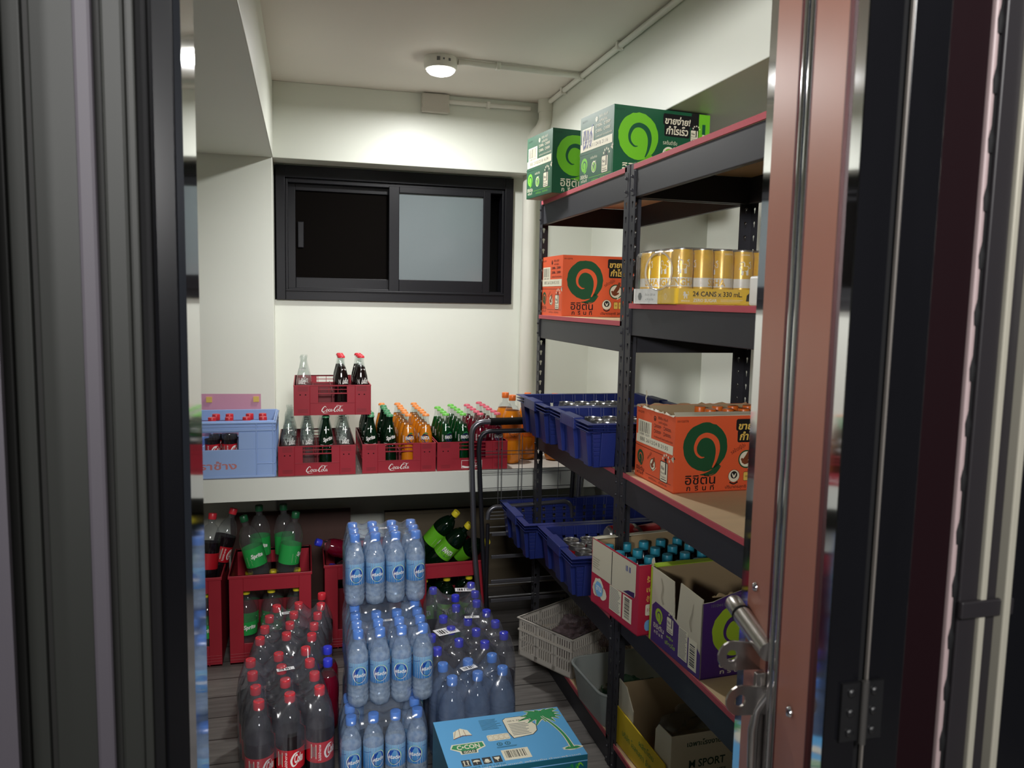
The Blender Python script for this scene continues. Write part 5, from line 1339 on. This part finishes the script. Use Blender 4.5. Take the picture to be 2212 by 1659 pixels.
def rowname(i, n):
    if n == 1: return 'row'
    return ['front row', 'second row', 'third row', 'fourth row', 'fifth row'][i] if i < n-1 or n == 2 and i == 0 else 'back row'
def pack(proto, pts, z, what, where, group, jz=.6):
    for (x, y, r, c) in pts:
        place(proto, f'{what}, {r}, {c}, {where}', (x, y, z), rnd.uniform(-jz, jz), group)

# the leading stack of two packs and the taller stack of three packs behind it
def grid(x0, y0, dx, dy, nc, nr, skew=0., only=None):
    o = []
    for r in range(nr):
        for c in range(nc):
            if only and not only(r, c): continue
            o.append((x0+dx*c+skew*r, y0+dy*r+.001*c, rowname(r, nr), ORD[c]+' from left'))
    return o
WZ = .2415
ang_r = lambda r, c: c in (0, 3) or r == 0
sets = [('bottom pack of the front water stack', (.128, 2.318), 0, lambda r, c: r == 0 or c in (0, 3)),
        ('upper pack of the front water stack', (.153, 2.381), 1, None),
        ('bottom pack of the rear water stack', (.155, 2.592), 0, lambda r, c: c in (0, 3)),
        ('middle pack of the rear water stack', (.155, 2.592), 1, lambda r, c: c in (0, 3)),
        ('topmost pack of the water tower', (.156, 2.590), 2, None)]
for nm, (x0, y0), k, only in sets:
    g = grid(x0, y0, .0672, .0672, 4, 3, 0, only)
    pack(waterB, g, k*WZ, 'blue-capped water bottle', nm, 'small water bottles in wrapped packs', .5 if k else .5)
    film('cloudy shrink wrap around the '+nm, [(a, b) for a, b, *_ in grid(x0, y0, .0672, .0672, 4, 3)], .240, .0325, .016, k*WZ, .15, seed=k+3,
         body=(190, 206, 230), tint=(240, 245, 251), sticker=[(-.005, .0, .034, .013, .05)] if only is None else None,
         hole=(lambda x, y, z: y < -.05 and abs(x) < .125 and z < .20) if only is None or k == 0 else None, dome=.03)
# big water pack, blue-capped dark pack, cola packs
bw = [(.445, 2.357, 'front row', 'left'), (.531, 2.371, 'front row', 'middle'), (.618, 2.391, 'front row', 'right'), (.432, 2.455, 'back row', 'left'), (.518, 2.466, 'back row', 'middle'), (.605, 2.487, 'back row', 'right')]
pack(bigW, bw, 0, 'large light blue-capped water bottle', 'pack beside the tower', 'large water bottles')
film('cloudy shrink wrap over the six large water bottles beside the tower', [(a, b) for a, b, *_ in bw], .312, .0435, .0175, 0, .16, sticker=[(-.01, .015, .055, .026, .35)], body=(186, 198, 220), tint=(238, 243, 248), seed=9, dome=.06)
db = [(.434, 2.582, 'first row', 'left'), (.520, 2.634, 'first row', 'second'), (.606, 2.600, 'first row', 'third'), (.690, 2.660, 'first row', 'right'), (.431, 2.691, 'second row', 'left'), (.512, 2.745, 'second row', 'second'), (.598, 2.708, 'second row', 'third'), (.684, 2.766, 'second row', 'right'), (.501, 2.850, 'third row', 'left'), (.588, 2.810, 'third row', 'middle'), (.674, 2.873, 'third row', 'right')]
pack(darkB, db, 0, 'deep blue-capped dark bottle', 'near pack right of the tower', 'blue-capped drink bottles')
film('clear shrink wrap over the nearer deep blue-capped bottles', [(a, b) for a, b, *_ in db], .308, .0425, .0165, 0, .15, sticker=[(-.075, .01, .085, .055, .3), (.035, .085, .055, .02, -.1)], seed=12, dome=.055, body=(172, 172, 188))
db2 = [(.568, 2.945, 'first row', 'left'), (.657, 2.976, 'first row', 'right'), (.510, 3.150, 'last row', 'left'), (.672, 3.075, 'middle row', 'right'), (.675, 3.175, 'last row', 'right')]
pack(darkB, db2, 0, 'deep blue-capped dark bottle', 'farther torn pack right of the tower', 'blue-capped drink bottles')
place(greenP, 'green-labelled blue-capped bottle in the farther torn pack', (.585, 3.05, 0), .3, 'blue-capped drink bottles')
film('torn shrink wrap over the farther deep blue-capped bottles', [(a, b) for a, b, *_ in db2], .308, .0425, .0165, 0, .15, sticker=[(.03, .09, .085, .04, -.15)], seed=15, dome=.055, body=(172, 172, 188))
oth = [(.070, 2.70, 'nearer', 'one'), (.072, 2.800, 'farther', 'one')]
for (x, y, a, b_) in oth: place(redP, f'blue-capped red drink bottle on the floor left of the tower, {a} of two', (x, y, 0), 0, 'red drink bottles')
p1 = [(-.139, 2.336), (-.051, 2.362), (.037, 2.387), (-.153, 2.430), (-.066, 2.458), (.023, 2.484), (-.168, 2.526), (-.080, 2.554), (.009, 2.580), (-.180, 2.622), (-.092, 2.650), (-.004, 2.676)]
p2_ = [(-.159, 2.790), (-.070, 2.812), (.017, 2.785), (-.147, 2.884), (-.060, 2.905), (.026, 2.878), (-.135, 2.981), (-.047, 3.000), (.040, 2.974), (-.112, 3.080), (-.030, 3.092), (.054, 3.068)]
rows = ['front row', 'second row', 'third row', 'back row']; cols = ['left', 'middle', 'right']
pack(cokeP, [(x, y, rows[i//3], cols[i % 3]) for i, (x, y) in enumerate(p1)], 0, 'large cola bottle with a red cap', 'nearest cola pack', 'large cola bottles', .25)
pack(cokeP, [(x, y, rows[i//3], cols[i % 3]) for i, (x, y) in enumerate(p2_)], 0, 'large cola bottle with a red cap', 'farther cola pack', 'large cola bottles', .25)
film('glossy shrink wrap with an open end over the nearest cola pack', p1, .310, .0430, .0165, 0, .13, sticker=[(.005, .03, .055, .020, .2)], seed=21, dome=.055, body=(172, 172, 188),
     hole=lambda x, y, z: (((x-.028)/.052)**2+((z-.09)/.088)**2 < 1) and y < -.05)
film('glossy shrink wrap over the farther cola pack', p2_, .310, .0430, .0165, 0, .13, sticker=[(-.01, .085, .06, .022, .1)], seed=22, dome=.055, body=(172, 172, 188))
place(cokeP, 'lone large cola bottle standing behind the farther cola pack', (.060, 3.175, 0), .2, 'large cola bottles')

# bottles in the tall red crates
i = 0
for r, y in enumerate((3.335, 3.435, 3.54)):
    for c, x in enumerate((-.243, -.142, -.040)):
        place(yelP, f'clear green-labelled bottle, yellow cap, {["front", "middle", "back"][r]} row {["left", "centre", "right"][c]} in the tall crate of leaning bottles', (x, y, .0082), (-1)**c*.4, 'yellow-capped clear bottles')
def lean(proto, base, head, label, group, spin=0.):
    b = Vector(base); d = (Vector(head)-b).normalized(); yv = (Vector((0, 1, 0))-d*d.y).normalized(); xv = yv.cross(d); q = Matrix((xv, yv, d)).transposed().to_quaternion(); e = (q @ Matrix.Rotation(spin, 3, 'Z').to_quaternion()).to_euler()
    place(proto, label, b, group=group, rot=e)
lean(sprP, (-.178, 3.355, .305), (-.252, 3.36, .60), 'green-labelled clear bottle leaning left in front, on the tall centre crate', 'leaning green-labelled bottles', .35)
lean(sprP, (-.085, 3.355, .305), (-.040, 3.36, .60), 'green-labelled clear bottle leaning right in front, on the tall centre crate', 'leaning green-labelled bottles', 1.3)
lean(sprP, (-.190, 3.500, .302), (-.196, 3.50, .60), 'upright green-labelled bottle behind, left, on the tall centre crate', 'leaning green-labelled bottles', .2)
lean(sprP, (-.085, 3.500, .302), (-.095, 3.50, .60), 'upright green-labelled bottle behind, right, on the tall centre crate', 'leaning green-labelled bottles', 2.6)
for c, x in enumerate((-.492, -.395)):
    for r, y in enumerate((3.335, 3.44)):
        place(yelP, f'clear yellow-capped bottle low in the leftmost tall crate, {["front", "back"][r]} {["left", "right"][c]}', (x, y, .0082), 0, 'yellow-capped clear bottles')
lean(cokeP, (-.405, 3.345, .30), (-.372, 3.39, .60), 'large cola bottle leaning in front in the leftmost tall crate', 'large cola bottles', -1.6)
lean(cokeP, (-.475, 3.445, .30), (-.445, 3.46, .60), 'large cola bottle standing left in the leftmost tall crate', 'large cola bottles', .2)
lean(cokeP, (-.385, 3.455, .30), (-.300, 3.49, .585), 'large cola bottle leaning right at the back of the leftmost tall crate', 'large cola bottles', .5)
# red bottles thrown in the crate behind the tower
lean(redP, (.265, 3.46, .355), (.080, 3.42, .435), 'red drink bottle with a deep blue cap lying highest in the crate behind the tower', 'red drink bottles')
lean(redP, (.285, 3.53, .27), (.100, 3.38, .345), 'red drink bottle with a deep blue cap lying lower in the crate behind the tower', 'red drink bottles')
# green bottles with yellow caps in the right tall crate
for r, y in enumerate((3.335, 3.44, 3.545)):
    for c, x in enumerate((.500, .600, .700)):
        place(fanG, f'green bottle standing in the right tall crate, {["front", "middle", "back"][r]} row {["left", "centre", "right"][c]}', (x, y, .0082), 0, 'yellow-capped green bottles')
lean(fanG, (.535, 3.43, .298), (.672, 3.37, .47), 'green bottle with a wide lime label leaning right in front, right tall crate', 'yellow-capped green bottles', .0)
lean(fanG, (.505, 3.53, .325), (.640, 3.46, .51), 'green bottle with a yellow cap leaning right behind another, right tall crate', 'yellow-capped green bottles', .9)
lean(fanG, (.640, 3.55, .30), (.745, 3.40, .395), 'green bottle with a yellow cap lying toward the right corner, right tall crate', 'yellow-capped green bottles', 2.)
# on the ledge
for (x, y, s_) in ((.905, 3.42, 'in front, next to the right red crate'), (.898, 3.52, 'right behind its twin, next to the right red crate'), (1.000, 3.50, 'beside the drain pipe'), (1.12, 3.46, 'farthest right, behind the rack')):
    place(fanO, 'large orange soda bottle '+s_, (x, y, CZ), .1, 'large orange soda bottles')
for r, y in enumerate((3.345, 3.44, 3.53)):
    for c, x in enumerate((-.365, -.300, -.232, -.168)):
        if r == 2: continue
        place(smallC, f'cola bottle with a red cap in the pale blue crate, {["front", "back"][r]} row, {ORD[c]} from left', (x+(.0, .006)[r]*(-1)**c, y+.02, CZ+.0065), (c-1)*.3, 'cola bottles in the pale blue crate')
# in the open cartons
for r in range(3):
    for c in range(4):
        place(orB, f'orange-capped bottle in the open orange carton, {["front", "middle", "back"][r]} row, {ORD[c]} from left', (1.140+.052*c+.006*(c > 0), 1.992+.062*r+.001*c, .9840), 0, 'orange-capped bottles')
for r in range(4):
    for c in range(6):
        lx, ly = .036+.0625*c, .040+.068*r; a = math.radians(7)
        place(tealB, f'teal-capped bottle in the crimson carton, {["front row", "second row", "third row", "back row"][r]}, {ORD[c]} from left', (.905+lx*math.cos(a)-ly*math.sin(a), 1.985+lx*math.sin(a)+ly*math.cos(a), .5660), 0, 'teal-capped bottles')
for c, (x, y) in enumerate(((1.20, 1.90), (1.265, 1.91))):
    place(magB, f'magenta-capped bottle in the purple carton, {["nearer the middle", "nearer its far end"][c]}', (x, y, .5660), 0, 'magenta-capped bottles')

# ================================================================ CANS
silver = mat('can_aluminium', (190, 190, 190), .3, metal=.9)
goldm = mat('can_gold', (226, 178, 52), .3, metal=.15, spec=.6); canw = mat('can_white', (222, 218, 206), .35); canred = mat('can_red', (184, 24, 36), .3, metal=.3)
def lion(mb, x, y, s, m, M=None, z=0.):
    mb.poly([(x+a*s, y+b*s) for a, b in ((-.30, -.5), (-.12, -.5), (-.10, -.2), (.08, -.22), (.10, -.5), (.28, -.5), (.26, -.1), (.30, .12), (.18, .2), (-.02, .16), (-.02, .40), (-.14, .52), (-.30, .50), (-.42, .36), (-.34, .26), (-.40, .10), (-.46, -.08), (-.36, -.1), (-.28, .02), (-.26, -.2))], m, M, z)
    mb.ribbon([(x+.26*s, y+.1*s), (x+.44*s, y+.02*s), (x+.46*s, y+.30*s), (x+.30*s, y+.42*s), (x+.46*s, y+.50*s)], [.03*s, .06*s, .05*s, .05*s, .10*s], m, M, z)
def can(kind, h=.145, r=.0292):
    t = thing('drink_can', '', 'can')
    side = goldm if kind == 'gold' else canred if kind == 'red' else silver
    P = [(0, .003), (r*.75, 0), (r*.80, .002), (r, .010), (r, .046), (r, .048), (r, h-.016), (r*.90, h-.004), (r*.91, h-.0015), (r*.92, h), (r*.87, h), (r*.85, h-.004)]
    mats = [silver, silver, silver, side, side, side, silver if kind != 'gold' else side, silver, silver, silver, silver]
    if kind == 'gold': mats[3] = side; mats[4] = canw; P[4] = (r, .044); P[5] = (r, .068); mats[3] = goldm
    mb = MB(); mb.lathe(P, mats, 26, cap=False); mb.warp = cyl_warp(r)
    if kind == 'gold':
        for ox, what in ((0, 'w'), (PI*r*.5, 't'), (-PI*r*.5, 't'), (PI*r, 'l')):
            if what == 't':
                mb.rect(ox-.013, .050, .026, .078, goldm, None, .0002); mb.lines(ox-.012, .052, .024, .074, 17, CM['dgreen'], None, .0004, .35)
            elif what == 'w':
                mb.text('SINGHA', 0, .056, .078, .019, goldm, None, .0005, bold=.03); lion(mb, .0, .096, .036, canw, None, .0004)
            else: lion(mb, PI*r, .096, .036, canw, None, .0004); mb.text('SINGHA', PI*r, .132, .024, None, canw, None, .0004)
        mb.text('SINGHA', PI*r*.5, .132, .024, None, canw, None, .0004)
    elif kind == 'red': mb.text('Coke', 0, h*.5, .05, .03, whitep, None, .0004, bold=.02, shear=.3)
    mb.warp = None; mb.build('can_body', t, smooth=40)
    mb = MB(); mb.lathe([(r*.85, h-.004), (r*.80, h-.005), (0, h-.0048)], silver if kind != 'dark' else mat('dark_lid', (60, 60, 60), .3, metal=.8), 26, cap=False)
    mb.rrect(-.006, -.012, .012, .022, .005, mat('tab_metal', (120, 118, 116), .35, metal=.9), top(h-.0038)); mb.disc(0, .012, .009, .006, mat('lid_shadow', (70, 66, 64), .5, metal=.6), top(h-.0044), n=16)
    mb.build('lid', t, smooth=40)
    return t
gcan = can('gold'); rcan = can('red', .122, .0315); dcan = can('dark', .122, .0315)
TRX, TRY, TRZ = .938, 1.900, 1.5002; TRA = math.radians(2)
TL, TW = .372, .25
def tr_xy(lx, ly): return (TRX+lx*math.cos(TRA)-ly*math.sin(TRA), TRY+lx*math.sin(TRA)+ly*math.cos(TRA))
ty = thing('can_tray', 'yellow and white card tray reading 24 cans, under the gold cans', 'tray', (TRX, TRY, TRZ), TRA)
yt = mat('tray_yellow', (240, 198, 58), .5, noise=.04)
mb = MB(); mb.box((0, 0, 0), (TL, TW, .0025), yt); mb.box((0, 0, 0), (TL, .0025, .042), yt); mb.box((0, TW-.0025, 0), (TL, TW, .042), yt); mb.box((0, .0025, 0), (.0025, TW-.0025, .042), yt); mb.box((TL-.0025, .0025, 0), (TL, TW-.0025, .042), yt)
Ml = left(-.0004, TW); mb.rect(.0, 0, TW*.60, .042, CM['white'], Ml); mb.disc(TW*.28-.03, .02, .013, .012, CM['greytext'], Ml, .0002, n=6); mb.text('จำนวน 330 มล.', TW*.42, .026, TW*.26, .007, CM['greytext'], Ml, .0002); mb.text('x 24 กระป๋อง', TW*.40, .013, TW*.2, .007, CM['greytext'], Ml, .0002); mb.disc(TW*.78, .020, .006, .008, CM['white'], Ml, .0002); mb.disc(TW*.78, .020, .005, .007, yt, Ml, .0003)
Mf = front(-.0004); mb.text('24 CANS x 330 mL.', TL*.335, .0285, TL*.40, .0135, CM['black'], Mf, 0, bold=.02); mb.text('ZERO SUGAR', TL*.235, .0115, TL*.19, .0085, CM['white'], Mf, 0, bold=.02)
lion(mb, TL*.08, .0245, .018, CM['white'], Mf); mb.text('SINGHA', TL*.08, .0095, TL*.07, .004, CM['white'], Mf, 0, bold=.02); mb.lines(TL*.36, .008, TL*.2, .008, 2, CM['white'], Mf, 0, .2)
mb.poly([(TL*.60+a, .021+b) for a, b in ((-.012, -.010), (.012, -.010), (.010, .006), (0, .014), (-.010, .006))], CM['black'], Mf)
mb.build('tray_body', ty)
rots = [0.9, 2.2, 1.7, -1.3, 0.2, .5]
for r in range(4):
    for c in range(6):
        if 0 < r < 3 and c > 2: continue
        x, y = tr_xy(.034+.0607*c, .034+.0607*r)
        place(gcan, f'gold and white can in the wrapped tray, {["front row", "second row", "third row", "back row"][r]}, {ORD[c]} from left', (x, y, TRZ+.003), (-.35, 1.45, -1.5, 2.9, .1, .6)[c] if r == 0 else (-1.2, -1.9, .4)[r-1]+c, 'gold cans in the tray')
# film over the cans with an oval opening in its short side
fmc = clear('can_film', (244, 244, 244), (236, 236, 236), .10, .12, bump=.6, bscale=26, dvar=.06)
mb = MB(); o = rr_pts(-.002, -.002, TL+.004, TW+.004, .018, 4); k = len(o); lv = [.002, .045, .08, .115, .142, .1495]; ins = [0, .0, .001, .002, .006, .022]
# denser outline
oo = []
for i in range(k):
    a, b_ = o[i], o[(i+1) % k]; n_ = max(1, int(math.dist(a, b_)/.012))
    for j in range(n_): oo.append((a[0]+(b_[0]-a[0])*j/n_, a[1]+(b_[1]-a[1])*j/n_))
k = len(oo); lv = [.002, .02, .042, .052, .062, .072, .082, .092, .102, .112, .122, .132, .142, .1490]
vs = []
for z in lv:
    q = .014 if z > .145 else .003 if z > .14 else 0
    for x, y in oo: vs.append((TL/2+(x-TL/2)*(1-q*2/TL)+rnd.uniform(-.0006, .0006), TW/2+(y-TW/2)*(1-q*2/TW)+rnd.uniform(-.0006, .0006), z))
fs = []
for r in range(len(lv)-1):
    for j in range(k):
        f = (r*k+j, r*k+(j+1) % k, (r+1)*k+(j+1) % k, (r+1)*k+j); c = [sum(vs[q][i] for q in f)/4 for i in range(3)]
        if c[0] < .05 and ((c[1]-.095)/.075)**2+((c[2]-.088)/.048)**2 < 1: continue
        fs.append(f)
fs.append(tuple(range((len(lv)-1)*k, len(lv)*k)))
mb.add(vs, fs, fmc); o_ = mb.build('shrink_film', None, smooth=60, loc=(TRX, TRY, TRZ+.0004), rz=TRA); tag(o_, 'clear shrink wrap with an oval opening around the tray of gold cans', 'shrink wrap')
m2 = MB(); pts = [(-.004, .095+.077*math.cos(a), .088+.050*math.sin(a)) for a in [2*PI*i/36 for i in range(36)]]
m2.tube([(x, y, z) for x, y, z in pts], .0028, clear('film_edge', (250, 250, 250), (240, 240, 240), .35, .1, bump=.5, bscale=60), 7, closed=True); m2.build('rolled_edge', o_, smooth=50)
# small white pack at the end of that shelf
mb = MB(); mb.box((0, 0, 0), (.10, .07, .072), mat('white_card', (226, 226, 222), .4)); mb.build('pack_body', tag(bpy.data.objects.new('small_pack', None), 'small white pack at the near end of the gold can shelf', 'pack'), bevel=.006)
sp_ = bpy.data.objects['small_pack']; COL.objects.link(sp_); sp_.location = (1.048, 1.66, 1.5002)
# cans standing in the blue crates
def cans_in(proto, x0, y0, nx, ny, z, name, where, group):
    for r in range(ny):
        for c in range(nx):
            place(proto, f'{name}, {["nearest row", "second row", "third row", "fourth row", "fifth row"][r]}, {ORD[c]} from left, {where}', (x0+.0655*c+rnd.uniform(-.001, .001), y0+.0655*r, z), rnd.uniform(-3, 3), group)
cans_in(rcan, LX+.085, 2.497, 5, 4, .5057, 'red can', 'lower front blue crate', 'red cans in the blue crate')
cans_in(dcan, UX+.105, 2.367, 4, 4, .9807, 'silver can', 'upper front blue crate', 'silver cans in the front upper crate')
cans_in(dcan, UX+.145, 2.777, 4, 4, .9807, 'silver can', 'upper rear blue crate', 'silver cans in the rear upper crate')
for c, (x, y, a) in enumerate(((1.06, 2.62, .2), (1.165, 2.60, .35), (1.265, 2.62, .1))):
    place(rcan, f'red can lying on its side on top of the standing red cans, {["left", "middle", "right"][c]}', (x, y, .660), rot=(PI/2, 0, a+PI/2), group='red cans lying on top')
for nm in ('glass_bottle', 'plastic_bottle', 'drink_can'):
    for o in [q for q in bpy.data.objects if q.name.split('.')[0] == nm and q.get('label') == '']: print('UNPLACED', o.name)
